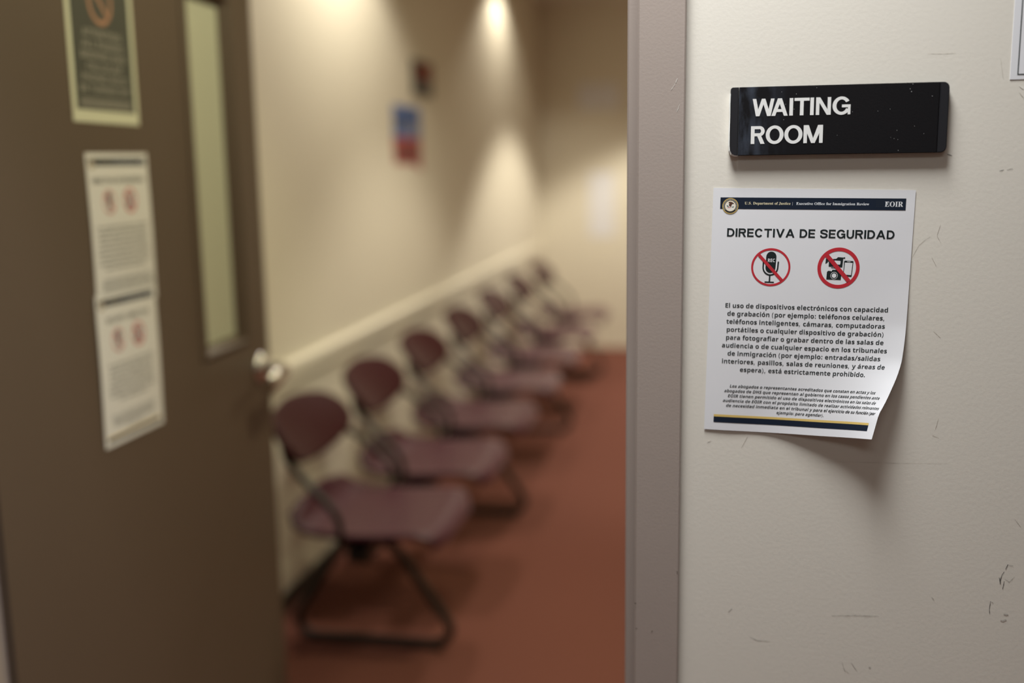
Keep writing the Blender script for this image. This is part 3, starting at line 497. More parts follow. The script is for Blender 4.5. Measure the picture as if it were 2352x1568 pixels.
class Ink:
    """Flat print collected in page coordinates (u right, v up) and laid on a surface."""

    def __init__(self):
        self.v = []
        self.f = []
        self.m = []

    def tri(self, pts, faces, mi=0, z=0.0):
        b = len(self.v)
        self.v += [(x, y, z) for x, y in pts]
        for f in faces:
            self.f.append([i + b for i in f])
            self.m.append(mi)

    def text(self, s, u, v, size, face='s', anchor='l', width=None, slant=0.0, mi=0, z=0.0, xs=1.0, track=0.0):
        w = text_width(s, face, size, track)
        if width:
            xs = width / w
        w *= xs
        x = u - (w / 2 if anchor == 'c' else w if anchor == 'r' else 0)
        for c in s:
            a, pts, tris = tess(c, face)
            self.tri([(x + (px + slant * py) * size * xs, v + py * size) for px, py in pts], tris, mi, z)
            x += (a + track) * size * xs

    def poly(self, loop, mi=0, z=0.0):
        t = tessellate_polygon([[Vector((x, y, 0)) for x, y in loop]])
        self.tri(loop, [tuple(q) for q in t], mi, z)

    def strip(self, u0, v0, u1, v1, mi=0, z=0.0, n=1, k=1):
        pts = [(u0 + (u1 - u0) * i / n, v0 + (v1 - v0) * j / k) for j in range(k + 1) for i in range(n + 1)]
        fs = [(j * (n + 1) + i, j * (n + 1) + i + 1, (j + 1) * (n + 1) + i + 1, (j + 1) * (n + 1) + i) for j in range(k) for i in range(n)]
        self.tri(pts, fs, mi, z)

    def ring(self, cx, cy, rx, ry, tx, ty, mi=0, z=0.0, n=64, a0=0.0, a1=360.0):
        full = abs(a1 - a0) >= 359.9
        m = n if full else n + 1
        A = [math.radians(a0 + (a1 - a0) * i / n) for i in range(m)]
        pts = [(cx + rx * math.cos(a), cy + ry * math.sin(a)) for a in A] + [(cx + (rx - tx) * math.cos(a), cy + (ry - ty) * math.sin(a)) for a in A]
        fs = [(i, (i + 1) % m, m + (i + 1) % m, m + i) for i in range(n)]
        self.tri(pts, fs, mi, z)

    def disc(self, cx, cy, rx, ry, mi=0, z=0.0, n=48):
        self.tri([(cx + rx * math.cos(2 * math.pi * i / n), cy + ry * math.sin(2 * math.pi * i / n)) for i in range(n)], [tuple(range(n))], mi, z)

    def bar(self, p, q, w, mi=0, z=0.0, n=1):
        p, q = Vector(p), Vector(q)
        d = (q - p).normalized()
        s = Vector((-d.y, d.x)) * w / 2
        pts = []
        for i in range(n + 1):
            c = p.lerp(q, i / n)
            pts += [tuple(c + s), tuple(c - s)]
        self.tri(pts, [(2 * i, 2 * i + 1, 2 * i + 3, 2 * i + 2) for i in range(n)], mi, z)

    def build(self, name, mats, parent, surf, lift=0.00018):
        verts = []
        for u, v, z in self.v:
            p, nrm = surf(u, v)
            verts.append(p + nrm * (lift + z))
        me = bpy.data.meshes.new(name)
        me.from_pydata(verts, [], self.f)
        me.polygons.foreach_set('material_index', self.m)
        me.update()
        # every printed face looks out of the page
        flip = [p.index for p in me.polygons if p.normal.y > 0]
        if flip:
            bm = bmesh.new(); bm.from_mesh(me); bm.faces.ensure_lookup_table()
            bmesh.ops.reverse_faces(bm, faces=[bm.faces[i] for i in flip])
            bm.to_mesh(me); bm.free()
        return link(name, me, mats, parent)


# grotesque capitals drawn as stems, bowls and diagonals, cap height 1, fitted to a box
def cap(ink, ch, x0, x1, y0, h, wt=0.205, mi=0, z=0.0):
    w = (x1 - x0) / h
    s, b = wt, wt * 0.84
    X = lambda x: x0 + x * h
    Y = lambda y: y0 + y * h
    step = [0]

    def P(pts):
        step[0] += 1
        ink.poly([(X(x), Y(y)) for x, y in pts], mi, z + step[0] * 0.000012)
    B = lambda a, c, d, e: P(rect(a, c, d, e))

    def arc(cx, cy, rx, ry, tx, ty, a0, a1, n=28):
        step[0] += 1
        ink.ring(X(cx), Y(cy), rx * h, ry * h, tx * h, ty * h, mi, z + step[0] * 0.000012, n, a0, a1)
    if ch == 'I':
        B(0, 0, w, 1)
    elif ch == 'W':
        d = s * 1.0
        q = w / 4
        P([(0, 1), (d, 1), (q + d * .46, 0), (q - d * .54, 0)]); P([(q - d * .54, 0), (q + d * .46, 0), (2 * q + d * .5, 1), (2 * q - d * .5, 1)])
        P([(2 * q - d * .5, 1), (2 * q + d * .5, 1), (3 * q + d * .54, 0), (3 * q - d * .46, 0)]); P([(3 * q - d * .46, 0), (3 * q + d * .54, 0), (w, 1), (w - d, 1)])
    elif ch == 'A':
        d = s * 1.08
        P([(0, 0), (d, 0), (w / 2 + d * .52, 1), (w / 2 - d * .52, 1)]); P([(w - d, 0), (w, 0), (w / 2 + d * .52, 1), (w / 2 - d * .52, 1)])
        B(w * .26, .22, w * .74, .22 + b * .95)
    elif ch == 'V':
        d = s * 1.08
        P([(0, 1), (d, 1), (w / 2 + d * .5, 0), (w / 2 - d * .5, 0)]); P([(w - d, 1), (w, 1), (w / 2 + d * .5, 0), (w / 2 - d * .5, 0)])
    elif ch == 'T':
        B(0, 1 - b, w, 1); B(w / 2 - s / 2, 0, w / 2 + s / 2, 1 - b)
    elif ch == 'N':
        B(0, 0, s * .95, 1); B(w - s * .95, 0, w, 1); P([(0, 1), (s * 1.1, 1), (w, 0), (w - s * 1.1, 0)])
    elif ch == 'M':
        B(0, 0, s * .95, 1); B(w - s * .95, 0, w, 1)
        P([(0, 1), (s * 1.35, 1), (w / 2 + s * .48, 0), (w / 2 - s * .48, 0)]); P([(w, 1), (w - s * 1.35, 1), (w / 2 - s * .48, 0), (w / 2 + s * .48, 0)])
    elif ch == 'O':
        arc(w / 2, .5, w / 2, .52, s * 1.06, b, 0, 360, 56)
    elif ch in 'CG':
        arc(w / 2, .5, w / 2, .52, s * 1.06, b, 32, 322 if ch == 'C' else 335, 48)
        if ch == 'G':
            B(w * .52, .40, w, .40 + b * .95); B(w - s * .72, 0, w, .45)
    elif ch == 'D':
        B(0, 0, s, 1); r = w * .56
        B(s, 0, w - r, b); B(s, 1 - b, w - r, 1); arc(w - r, .5, r, .5, s, b, -90, 90)
    elif ch == 'E':
        B(0, 0, s, 1); B(s, 0, w, b); B(s, 1 - b, w, 1); B(s, .5 - b * .45, w * .93, .5 + b * .5)
    elif ch == 'R':
        B(0, 0, s, 1); m = .43
        ry = (1 - m) / 2
        B(s, 1 - b, w * .62, 1); B(s, m, w * .62, m + b); arc(w * .62, m + ry, w * .36, ry, s, b, -90, 90)
        P([(w * .42, m + b * .4), (w * .42 + s * 1.1, m + b * .4), (w, 0), (w - s * 1.15, 0)])
    elif ch == 'Y':
        d = s * 1.08
        P([(0, 1), (d, 1), (w / 2 + d * .45, .4), (w / 2 - d * .45, .4)]); P([(w - d, 1), (w, 1), (w / 2 + d * .45, .4), (w / 2 - d * .45, .4)]); B(w / 2 - s / 2, 0, w / 2 + s / 2, .42)
    elif ch == 'U':
        B(0, .38, s, 1); B(w - s, .38, w, 1); arc(w / 2, .38, w / 2, .40, s, b, 180, 360)
    elif ch == 'S':
        pts = [(.90, .70), (.86, .82), (.72, .90), (.50, .925), (.28, .90), (.13, .80), (.13, .66), (.28, .575), (.50, .525), (.72, .475), (.87, .39), (.88, .24), (.73, .11), (.50, .075), (.27, .10), (.13, .19), (.09, .31)]
        k = []
        for i in range(len(pts) - 1):
            for j in range(4):
                t = j / 4
                g = lambda n: Vector(pts[max(0, min(len(pts) - 1, n))])
                p0, p1, p2, p3 = g(i - 1), g(i), g(i + 1), g(i + 2)
                k.append(0.5 * ((2 * p1) + (p2 - p0) * t + (2 * p0 - 5 * p1 + 4 * p2 - p3) * t * t + (3 * p1 - p0 - 3 * p2 + p3) * t ** 3))
        k.append(Vector(pts[-1]))
        L = []
        for i, p in enumerate(k):
            d = (k[min(i + 1, len(k) - 1)] - k[max(i - 1, 0)])
            d = Vector((d.x * w, d.y)).normalized()
            hw = b * .5 + (s - b) * .5 * abs(d.y)
            c = Vector((p.x * w, p.y))
            L += [(X(c.x - d.y * hw), Y(c.y + d.x * hw)), (X(c.x + d.y * hw), Y(c.y - d.x * hw))]
        ink.tri(L, [(2 * i, 2 * i + 1, 2 * i + 3, 2 * i + 2) for i in range(len(k) - 1)], mi, z)


CAPW = {'W': 1.31, 'A': .98, 'I': .205, 'T': .84, 'N': .80, 'G': .93, 'R': .83, 'O': .96, 'M': .95, 'D': .82, 'E': .72, 'C': .90, 'V': .93, 'S': .80, 'U': .80, 'Y': .90}


def caps_line(ink, s, u, v, h, width, wt=0.2, mi=0, z=0.0, gap=0.125):
    w = sum((0.30 if c == ' ' else CAPW[c]) + gap for c in s) - gap
    xs = width / (w * h)
    x = u - width / 2
    for c in s:
        if c != ' ':
            cap(ink, c, x, x + CAPW[c] * h * xs, v, h, wt, mi, z)
        x += ((0.30 if c == ' ' else CAPW[c]) + gap) * h * xs


# ------------------------------------------------------------------ the setting
bm = bmesh.new(); box(bm, (-2.6, -2.7, -0.06), (2.6, YB + 0.1, 0.0))
struct(from_bm('floor', bm, M_carpet), 'red-brown carpet running through the waiting room', 'floor')
bm = bmesh.new(); box(bm, (-2.7, -2.7, CEIL), (2.7, YB + 0.1, CEIL + 0.08))
struct(from_bm('ceiling', bm, M_ceil), 'pale ceiling over waiting room and corridor', 'ceiling')

OPL, OPR, OPT = -1.098, -0.088, 2.15      # rough opening of the doorway
bm = bmesh.new()
box(bm, (OPR, 0, 0), (2.6, WT, CEIL))
box(bm, (-2.6, 0, 0), (OPL, WT, CEIL))
box(bm, (OPL, 0, OPT), (OPR, WT, CEIL))
wall_front = struct(from_bm('wall_front', bm, M_wall), 'off-white corridor wall that carries the signs', 'wall')
bm = bmesh.new(); box(bm, (XL - 0.1, WT, 0), (XL, YB, CEIL))
struct(from_bm('wall_left', bm, M_room), 'cream left wall of the waiting room behind the chairs', 'wall')
bm = bmesh.new(); box(bm, (XL - 0.1, YB, 0), (2.6, YB + 0.1, CEIL))
struct(from_bm('wall_back', bm, M_room), 'cream far wall of the waiting room', 'wall')
bm = bmesh.new(); box(bm, (2.35, WT, 0), (2.45, YB, CEIL))
struct(from_bm('wall_right', bm, M_room), 'cream right wall of the waiting room', 'wall')
bm = bmesh.new()
box(bm, (-2.6, -2.7, 0), (2.6, -2.6, CEIL)); box(bm, (-2.6, -2.6, 0), (-2.5, 0, CEIL)); box(bm, (2.5, -2.6, 0), (2.6, 0, CEIL))
struct(from_bm('wall_corridor', bm, M_wall), 'off-white walls at the rear of the corridor', 'wall')

# chair rail and cove base along the left wall
bm = bmesh.new()
prof = [(0, .735), (.012, .738), (.016, .748), (.016, .785), (.022, .790), (.022, .806), (.014, .812), (0, .814)]
for y in (WT, YB):
    pass
A = [bm.verts.new((XL + x, WT, z)) for x, z in prof]; Bv = [bm.verts.new((XL + x, YB, z)) for x, z in prof]
for i in range(len(prof) - 1):
    bm.faces.new((A[i], Bv[i], Bv[i + 1], A[i + 1]))
bm.faces.new(A[::-1]); bm.faces.new(Bv)
struct(from_bm('trim_1', bm, M_rail), 'pale chair rail along the left wall behind the chairs', 'chair rail')
bm = bmesh.new(); box(bm, (XL, WT, 0), (XL + 0.007, YB, 0.065), 0.002)
struct(from_bm('baseboard_left', bm, M_cove), 'dark cove base along the left wall', 'baseboard')
bm = bmesh.new(); box(bm, (XL + 0.007, YB - 0.007, 0), (2.35, YB, 0.035), 0.002)
struct(from_bm('baseboard_back', bm, M_rail), 'low pale base along the far wall', 'baseboard')

# hollow metal door frame: face, return, rabbet, stop, mirrored; one continuous profile for each jamb and the head
FO, FI = -0.0415, -0.0945         # outer and inner edge of the right jamb's face
prof = [(FO, 0.0), (FO, -0.0105), (FO - 0.0015, -0.012), (FI + 0.0022, -0.012), (FI, -0.0098), (FI, 0.036), (FI - 0.002, 0.038), (FI - 0.0135, 0.038),
        (FI - 0.0155, 0.040), (FI - 0.0155, 0.092), (FI - 0.0135, 0.094), (FI, 0.094), (FI, WT + 0.010), (FI + 0.002, WT + 0.012), (FO - 0.0015, WT + 0.012), (FO, WT + 0.0105), (FO, WT)]
frame_mid = (-1.0875 + FI) / 2
bm = bmesh.new()
def jamb_col(side, zb, zt):
    P = [(x, y) if side > 0 else (2 * frame_mid - x, y) for x, y in prof]
    a = [bm.verts.new((x, y, zb)) for x, y in P]; b = [bm.verts.new((x, y, zt(x) if callable(zt) else zt)) for x, y in P]
    for i in range(len(P) - 1):
        f = (a[i], b[i], b[i + 1], a[i + 1])
        bm.faces.new(f if side > 0 else f[::-1])
    return b
HEADZ = 2.13
R_ = jamb_col(1, 0.0, lambda x: HEADZ + (x - FI))
L_ = jamb_col(-1, 0.0, lambda x: HEADZ + (2 * frame_mid - x - FI))
for i in range(len(prof) - 1):
    bm.faces.new((R_[i], L_[i], L_[i + 1], R_[i + 1]))
bmesh.ops.recalc_face_normals(bm, faces=bm.faces)
frame = struct(from_bm('trim_2', bm, M_frame), 'taupe painted metal frame of the doorway', 'door frame')

# ------------------------------------------------------------------ scuffs on the wall and chips on the frame
WALL_MARKS=[
('pen',0.00117,[(0.3262,0.9909),(0.3236,0.9850)]),
('pen',0.00088,[(0.3227,0.9821),(0.3205,0.9781),(0.3191,0.9737),(0.3193,0.9670)]),
('pen',0.00078,[(0.3177,0.9748),(0.3193,0.9670)]),
('faint',0.00059,[(0.3257,0.9904),(0.3316,0.9898)]),
('pen',0.00078,[(0.3231,0.9706),(0.3221,0.9604)]),
('faint',0.00059,[(0.3235,0.9736),(0.3285,0.9703),(0.3340,0.9771)]),
('pen',0.00088,[(0.3101,0.9456),(0.3094,0.9354),(0.3099,0.9304)]),
('faint',0.00054,[(0.3101,0.9456),(0.3133,0.9437)]),
('smudge',0.00293,[(0.3250,0.9307),(0.3298,0.9315)]),
('smudge',0.00341,[(0.3222,0.9226),(0.3281,0.9249)]),
('faint',0.00068,[(0.1366,0.9154),(0.1611,0.9175),(0.1893,0.9185)]),
('faint',0.00059,[(0.0431,0.8812),(0.0524,0.8774),(0.0667,0.8774)]),
('faint',0.00059,[(0.0169,0.9109),(0.0219,0.9163)]),
('smudge',0.00078,[(0.1506,0.8576),(0.1539,0.8479),(0.1590,0.8445)]),
('smudge',0.00073,[(0.1609,0.8585),(0.1678,0.8480)]),
('faint',0.00146,[(0.1809,0.8536),(0.1833,0.8538)]),
('pen',0.00088,[(0.2365,1.4494),(0.2419,1.4475)]),
('pen',0.00078,[(0.2900,1.4310),(0.2947,1.4321)]),
('faint',0.00073,[(0.2973,1.4323),(0.3033,1.4334)]),
('crack',0.00049,[(0.2067,1.3398),(0.2125,1.3517),(0.2185,1.3579),(0.2237,1.3613)]),
('crack',0.00049,[(0.2842,1.5481),(0.2862,1.5361),(0.2880,1.5271)]),
('crack',0.00049,[(0.2113,1.5552),(0.2266,1.5545),(0.2396,1.5549)]),
('crack',0.00059,[(0.2428,1.1583),(0.2402,1.1456)]),
('crack',0.00068,[(0.2368,1.1389),(0.2444,1.1357)]),
('crack',0.00078,[(-0.0114,1.1207),(-0.0064,1.1230)]),
('crack',0.00078,[(0.0277,1.1159),(0.0306,1.1207),(0.0348,1.1293)]),
('crack',0.00059,[(0.2338,1.3745),(0.2308,1.3627),(0.2348,1.3551)]),
('crack',0.00054,[(0.2266,1.3389),(0.2316,1.3294)]),
('crack',0.00054,[(0.2326,1.2570),(0.2403,1.2498)]),
('flake',0.00244,[(0.3047,1.5200),(0.3092,1.5154),(0.3130,1.5095)]),
('crack',0.00059,[(0.3047,1.5124),(0.3107,1.5051)]),
('crack',0.00049,[(0.3293,1.0456),(0.3368,1.0358)]),
('faint',0.00063,[(0.2466,0.9465),(0.2497,0.9425)]),
('crack',0.00034,[(0.1202,1.1025),(0.1728,1.1037),(0.2570,1.1068)]),
]
FRAME_MARKS=[
('chip',0.00146,[(-0.0939,0.9196),(-0.0923,0.9192)]),
('chip',0.00156,[(-0.0924,0.8877),(-0.0908,0.8873)]),
('chip',0.00146,[(-0.0737,0.8847),(-0.0721,0.8848)]),
('chip',0.00098,[(-0.0438,0.9638),(-0.0435,0.9605)]),
('scratch',0.00078,[(-0.0503,1.5360),(-0.0522,1.5314)]),
('scratch',0.00044,[(-0.0526,1.5305),(-0.0573,1.5236)]),
('scratch',0.00054,[(-0.0476,1.5079),(-0.0494,1.5032),(-0.0508,1.4994)]),
]
MK = {'pen': M_pen, 'faint': M_faint, 'smudge': M_smudge, 'crack': M_crack, 'flake': M_flake, 'chip': M_chipd, 'scratch': M_scr}
MN = {'pen': 'scuff_mark', 'faint': 'scuff_mark', 'smudge': 'smudge', 'crack': 'paint_crack', 'flake': 'paint_flake', 'chip': 'paint_chip', 'scratch': 'scratch'}


def marks(lst, y, parent):
    for k, w, pts in lst:
        p = [Vector((a, 0, b)) for a, b in pts]
        dense = []
        for i in range(len(p) - 1):
            n = max(2, int((p[i + 1] - p[i]).length / 0.002))
            dense += [p[i].lerp(p[i + 1], j / n) for j in range(n)]
        dense.append(p[-1])
        bm = bmesh.new(); prev = None
        for i, q in enumerate(dense):
            d = (dense[min(i + 1, len(dense) - 1)] - dense[max(i - 1, 0)]).normalized()
            s = Vector((-d.z, 0, d.x))
            t = i / max(1, len(dense) - 1)
            hw = 0.5 * w * (0.35 + 0.65 * math.sin(math.pi * (0.08 + 0.84 * t))) * random.uniform(0.45, 1.15)
            c = q + s * random.uniform(-0.25, 0.25) * w
            a, b = bm.verts.new((c.x + s.x * hw, y, c.z + s.z * hw)), bm.verts.new((c.x - s.x * hw, y, c.z - s.z * hw))
            if prev:
                bm.faces.new((prev[0], prev[1], b, a))
            prev = (a, b)
        bmesh.ops.recalc_face_normals(bm, faces=bm.faces)
        from_bm(MN[k], bm, MK[k], parent)


marks(WALL_MARKS, -0.0003, wall_front)
marks(FRAME_MARKS, -0.0123, frame)

# ------------------------------------------------------------------ the open door
PHI = 0.0382
DROT = (0, 0, math.pi / 2 + PHI)
DW, DT, DH = 1.078, 0.044, 2.115
door = struct(empty('door_1', (-1.0725, 0.1395, 0.008), DROT), 'taupe door standing open into the waiting room', 'door')
# leaf: local x from hinge to free edge, y = 0 is the face seen, thickness behind it; opening for the vision panel
hx0, hx1, hz0, hz1 = 0.738, 0.930, 1.042, 1.792
bm = bmesh.new()
LM = 0.016
lx0, lx1, lz0, lz1 = hx0 - LM, hx1 + LM, hz0 - LM, hz1 + LM
xs = [0, lx0, lx1, DW]; zs = [0, lz0, lz1, DH]
for y in (0.0, DT):
    g = [[bm.verts.new((x, y, z)) for x in xs] for z in zs]
    for j in range(3):
        for i in range(3):
            if not (i == 1 and j == 1):
                q = (g[j][i], g[j][i + 1], g[j + 1][i + 1], g[j + 1][i])
                bm.faces.new(q if y == 0 else q[::-1])
def wallq(x0, z0, x1, z1):
    v = [bm.verts.new(c) for c in ((x0, 0, z0), (x1, 0, z1), (x1, DT, z1), (x0, DT, z0))]
    bm.faces.new(v)
for a in ((0, 0, DW, 0), (DW, 0, DW, DH), (DW, DH, 0, DH), (0, DH, 0, 0), (lx0, lz0, lx0, lz1), (lx0, lz1, lx1, lz1), (lx1, lz1, lx1, lz0), (lx1, lz0, lx0, lz0)):
    wallq(*a)
bmesh.ops.remove_doubles(bm, verts=bm.verts, dist=1e-5)
bmesh.ops.recalc_face_normals(bm, faces=bm.faces)
leaf = from_bm('door_leaf', bm, M_door, door)


def frame_ring(bm, outer, inner, prof):
    """Mitred moulding: prof = list of (t, y), t = 0 at the outer rectangle and 1 at the inner one."""
    loops = []
    for t, y in prof:
        r = [outer[i] + (inner[i] - outer[i]) * t for i in range(4)]
        loops.append([bm.verts.new(c) for c in ((r[0], y, r[1]), (r[2], y, r[1]), (r[2], y, r[3]), (r[0], y, r[3]))])
    for A, B in zip(loops[:-1], loops[1:]):
        for k in range(4):
            bm.faces.new((A[k], A[(k + 1) % 4], B[(k + 1) % 4], B[k]))
    bmesh.ops.recalc_face_normals(bm, faces=bm.faces)


bm = bmesh.new()
frame_ring(bm, (0.706, 1.016, 0.962, 1.826), (hx0 + .001, hz0 + .001, hx1 - .001, hz1 - .001),
           [(0, 0.0), (0.03, -0.003), (0.36, -0.0085), (0.48, -0.0085), (0.52, -0.007), (0.98, 0.017), (1.0, 0.0188)])
from_bm('vision_panel_frame', bm, M_door, door)
bm = bmesh.new(); box(bm, (lx0 + .001, 0.019, lz0 + .001), (lx1 - .001, 0.025, lz1 - .001))
from_bm('vision_panel_glass', bm, M_glass, door)

# lever handle: rose, neck and lever that points back to the hinge side
hub = empty('door_handle', (1.018, 0, 0.945), parent=door)
bm = bmesh.new(); lathe(bm, [(0.038, 0), (0.038, 0.005), (0.034, 0.011), (0.021, 0.015), (0.015, 0.016)], (0, 0, 0), (1, 0, 0), (0, -1, 0), (0, 0, 1))
from_bm('rose', bm, M_chrome, hub)
bm = bmesh.new()
path = round_path([(0, -0.010, 0), (0, -0.070, 0), (-0.055, -0.074, -0.002), (-0.118, -0.066, -0.012)], 0.03, 6)
tube(bm, path, 0.0145, 16)
for v in bm.verts:
    if v.co.x < -0.02:
        v.co.z *= 1.0 + min(0.6, (-0.02 - v.co.x) * 9)
from_bm('lever', bm, M_chrome, hub)
hub['label'] = 'satin chrome lever handle'

# ------------------------------------------------------------------ printed notices
PW, PH = 0.2159, 0.2794


def flat(u, v):
    return Vector((u, 0, v)), Vector((0, -1, 0))


def seal(cx, cy, r):
    k = Ink()
    k.disc(cx, cy, r, r, 1, 0.00006)
    k.disc(cx, cy, r * .93, r * .93, 0, 0.00010)
    k.ring(cx, cy, r * .90, r * .90, r * .025, r * .025, 1, 0.00014)
    for i in range(26):                                   # ring of tiny lettering
        a = math.radians(215 - i * 250 / 25)
        c = (cx + r * .80 * math.cos(a), cy + r * .80 * math.sin(a))
        d = (math.cos(a), math.sin(a))
        k.bar((c[0] - d[0] * r * .05, c[1] - d[1] * r * .05), (c[0] + d[0] * r * .05, c[1] + d[1] * r * .05), r * .045, 6, 0.00014)
    k.disc(cx, cy, r * .69, r * .69, 1, 0.00014)
    k.disc(cx, cy, r * .655, r * .655, 2, 0.00018)
    R = lambda pts: [(cx + x * r, cy + y * r) for x, y in pts]
    k.poly(R([(-.22, .52), (.05, .55), (.35, .42), (.50, .24), (.30, .28), (.18, .18), (.12, .02), (.10, -.14), (-.02, -.06), (-.16, .00), (-.20, .20), (-.10, .30), (-.24, .38)]), 3, 0.00022)
    k.poly(R([(-.46, .10), (-.30, .04), (-.20, -.10), (-.32, -.12), (-.44, -.02)]), 4, 0.00022)
    k.poly(R([(.18, -.10), (.32, -.08), (.46, -.04), (.42, -.16), (.22, -.20)]), 4, 0.00022)
    k.poly(R([(-.16, -.08), (.02, -.12), (.10, -.22), (-.20, -.26), (-.38, -.24), (-.34, -.16)]), 5, 0.00022)
    return k, [M_navy, M_gold, M_seal, M_brown, M_green, M_pink, M_pale]


def no_recording(cx, cy, S):
    """Struck-out microphone; S = page metres per sketch unit, sketch measured from the ring's centre."""
    k = Ink()
    P = lambda x, y: (cx + (x - 550) * S * .93, cy - (y - 494) * S)
    k.ring(cx, cy, 372 * S * .93, 346 * S, 38 * S * .93, 38 * S, 1, 0.0)
    # microphone capsule
    loop = []
    for i in range(13):
        a = math.radians(180 - 15 * i); loop.append(P(553 + 97 * math.cos(a), 305 - 95 * math.sin(a)))
    for i in range(13):
        a = math.radians(-15 * i); loop.append(P(545 + 95 * math.cos(a), 502 - 95 * math.sin(a)))
    k.poly(loop, 0)
    # cradle, stem and foot
    k.ring(*P(545, 495), 152 * S * .93, 154 * S, 27 * S * .93, 27 * S, 0, 0, 30, 180, 360)
    k.bar(P(407, 400), P(406, 495), 27 * S * .93, 0); k.bar(P(690, 400), P(684, 495), 27 * S * .93, 0)
    k.disc(*P(407, 400), 13.5 * S * .93, 13.5 * S, 0); k.disc(*P(690, 400), 13.5 * S * .93, 13.5 * S, 0)
    k.bar(P(540, 645), P(538, 760), 26 * S, 0); k.bar(P(447, 766), P(625, 768), 23 * S, 0)
    k.text('REC', P(484, 0)[0], P(0, 400)[1], 62 * S / .48, 's', 'l', 144 * S * .93, 0, 2, 0.00008)
    k.bar(P(318, 276), P(770, 727), 54 * S, 1, 0.00014, 8)
    return k, [M_ink, M_red, M_paper]


def no_cameras(cx, cy, S):
    k = Ink()
    P = lambda x, y: (cx + (x - 1770) * S * .95, cy - (y - 496) * S)
    Q = lambda pts: [P(x, y) for x, y in pts]
    k.ring(cx, cy, 385 * S * .95, 369 * S, 65 * S * .95, 65 * S, 1, 0.0)
    # camcorder
    k.poly(Q([(1590, 345), (1722, 330), (1752, 300), (1850, 306), (1882, 298), (1880, 332), (1862, 318), (1848, 326), (1838, 482), (1590, 472)]), 0)
    k.poly(Q([(1688, 362), (1796, 368), (1803, 378), (1799, 428), (1790, 436), (1730, 432)]), 2, 0.00006)
    k.poly(Q([(1532, 326), (1572, 352), (1570, 396), (1528, 424)]), 0)
    k.bar(P(1572, 374), P(1592, 374), 16 * S, 0)
    k.bar(P(1636, 492), P(1722, 496), 12 * S, 0)
    # still camera
    k.poly(Q([(1560, 706), (1564, 575), (1584, 550), (1626, 552), (1648, 560), (1664, 530), (1752, 530), (1778, 566), (1830, 572), (1824, 710)]), 0)
    k.disc(*P(1698, 635), 66 * S * .95, 66 * S, 2, 0.00006); k.disc(*P(1698, 635), 58 * S * .95, 58 * S, 0, 0.00010); k.disc(*P(1698, 635), 41 * S * .95, 41 * S, 2, 0.00014)
    # phone
    k.poly(Q([(1876, 360), (2030, 366), (2036, 374), (2018, 640), (2008, 648), (1862, 640), (1866, 380)]), 0)
    k.poly(Q([(1882, 396), (2022, 400), (2006, 618), (1872, 612)]), 2, 0.00006)
    k.bar(P(1922, 378), P(1984, 381), 9 * S, 2, 0.00006)
    k.bar(P(1542, 268), P(1970, 725), 72 * S, 1, 0.00018, 8)
    return k, [M_ink, M_red, M_paper]


ES_BODY = ['El uso de dispositivos electrónicos con capacidad', 'de grabación (por ejemplo: teléfonos celulares,', 'teléfonos inteligentes, cámaras, computadoras',
           'portátiles o cualquier dispositivo de grabación)', 'para fotografiar o grabar dentro de las salas de', 'audiencia o de cualquier espacio en los tribunales',
           'de inmigración (por ejemplo: entradas/salidas', 'interiores, pasillos, salas de reuniones, y áreas de', 'espera), está estrictamente prohibido.']
ES_FINE = ['Los abogados o representantes acreditados que constan en actas y los', 'abogados de DHS que representan al gobierno en los casos pendientes ante',
           'EOIR tienen permitido el uso de dispositivos electrónicos en las salas de', 'audiencia de EOIR con el propósito limitado de realizar actividades relevantes',
           'de necesidad inmediata en el tribunal y para el ejercicio de su función (por', 'ejemplo: para agendar).']
FINE_U = [(.0268, .1963), (.0209, .2047), (.0251, .2022), (.0197, .2108), (.0236, .2085), (.0809, .1369)]
EN_BODY = ['The use of electronic devices with recording', 'capability (for example: cell phones, smart', 'phones, cameras, laptop computers or any', 'recording device) to photograph or record',
           'inside the hearing rooms or any space in the', 'immigration courts (for example: entrances,', 'exits, hallways, meeting rooms, and waiting', 'areas), is strictly prohibited.']
EN_FINE = ['Attorneys or accredited representatives of record and DHS attorneys', 'who represent the government in cases pending before EOIR are', 'permitted the use of electronic devices in the EOIR hearing rooms',
           'for the limited purpose of conducting relevant court business', '(for example: scheduling).']


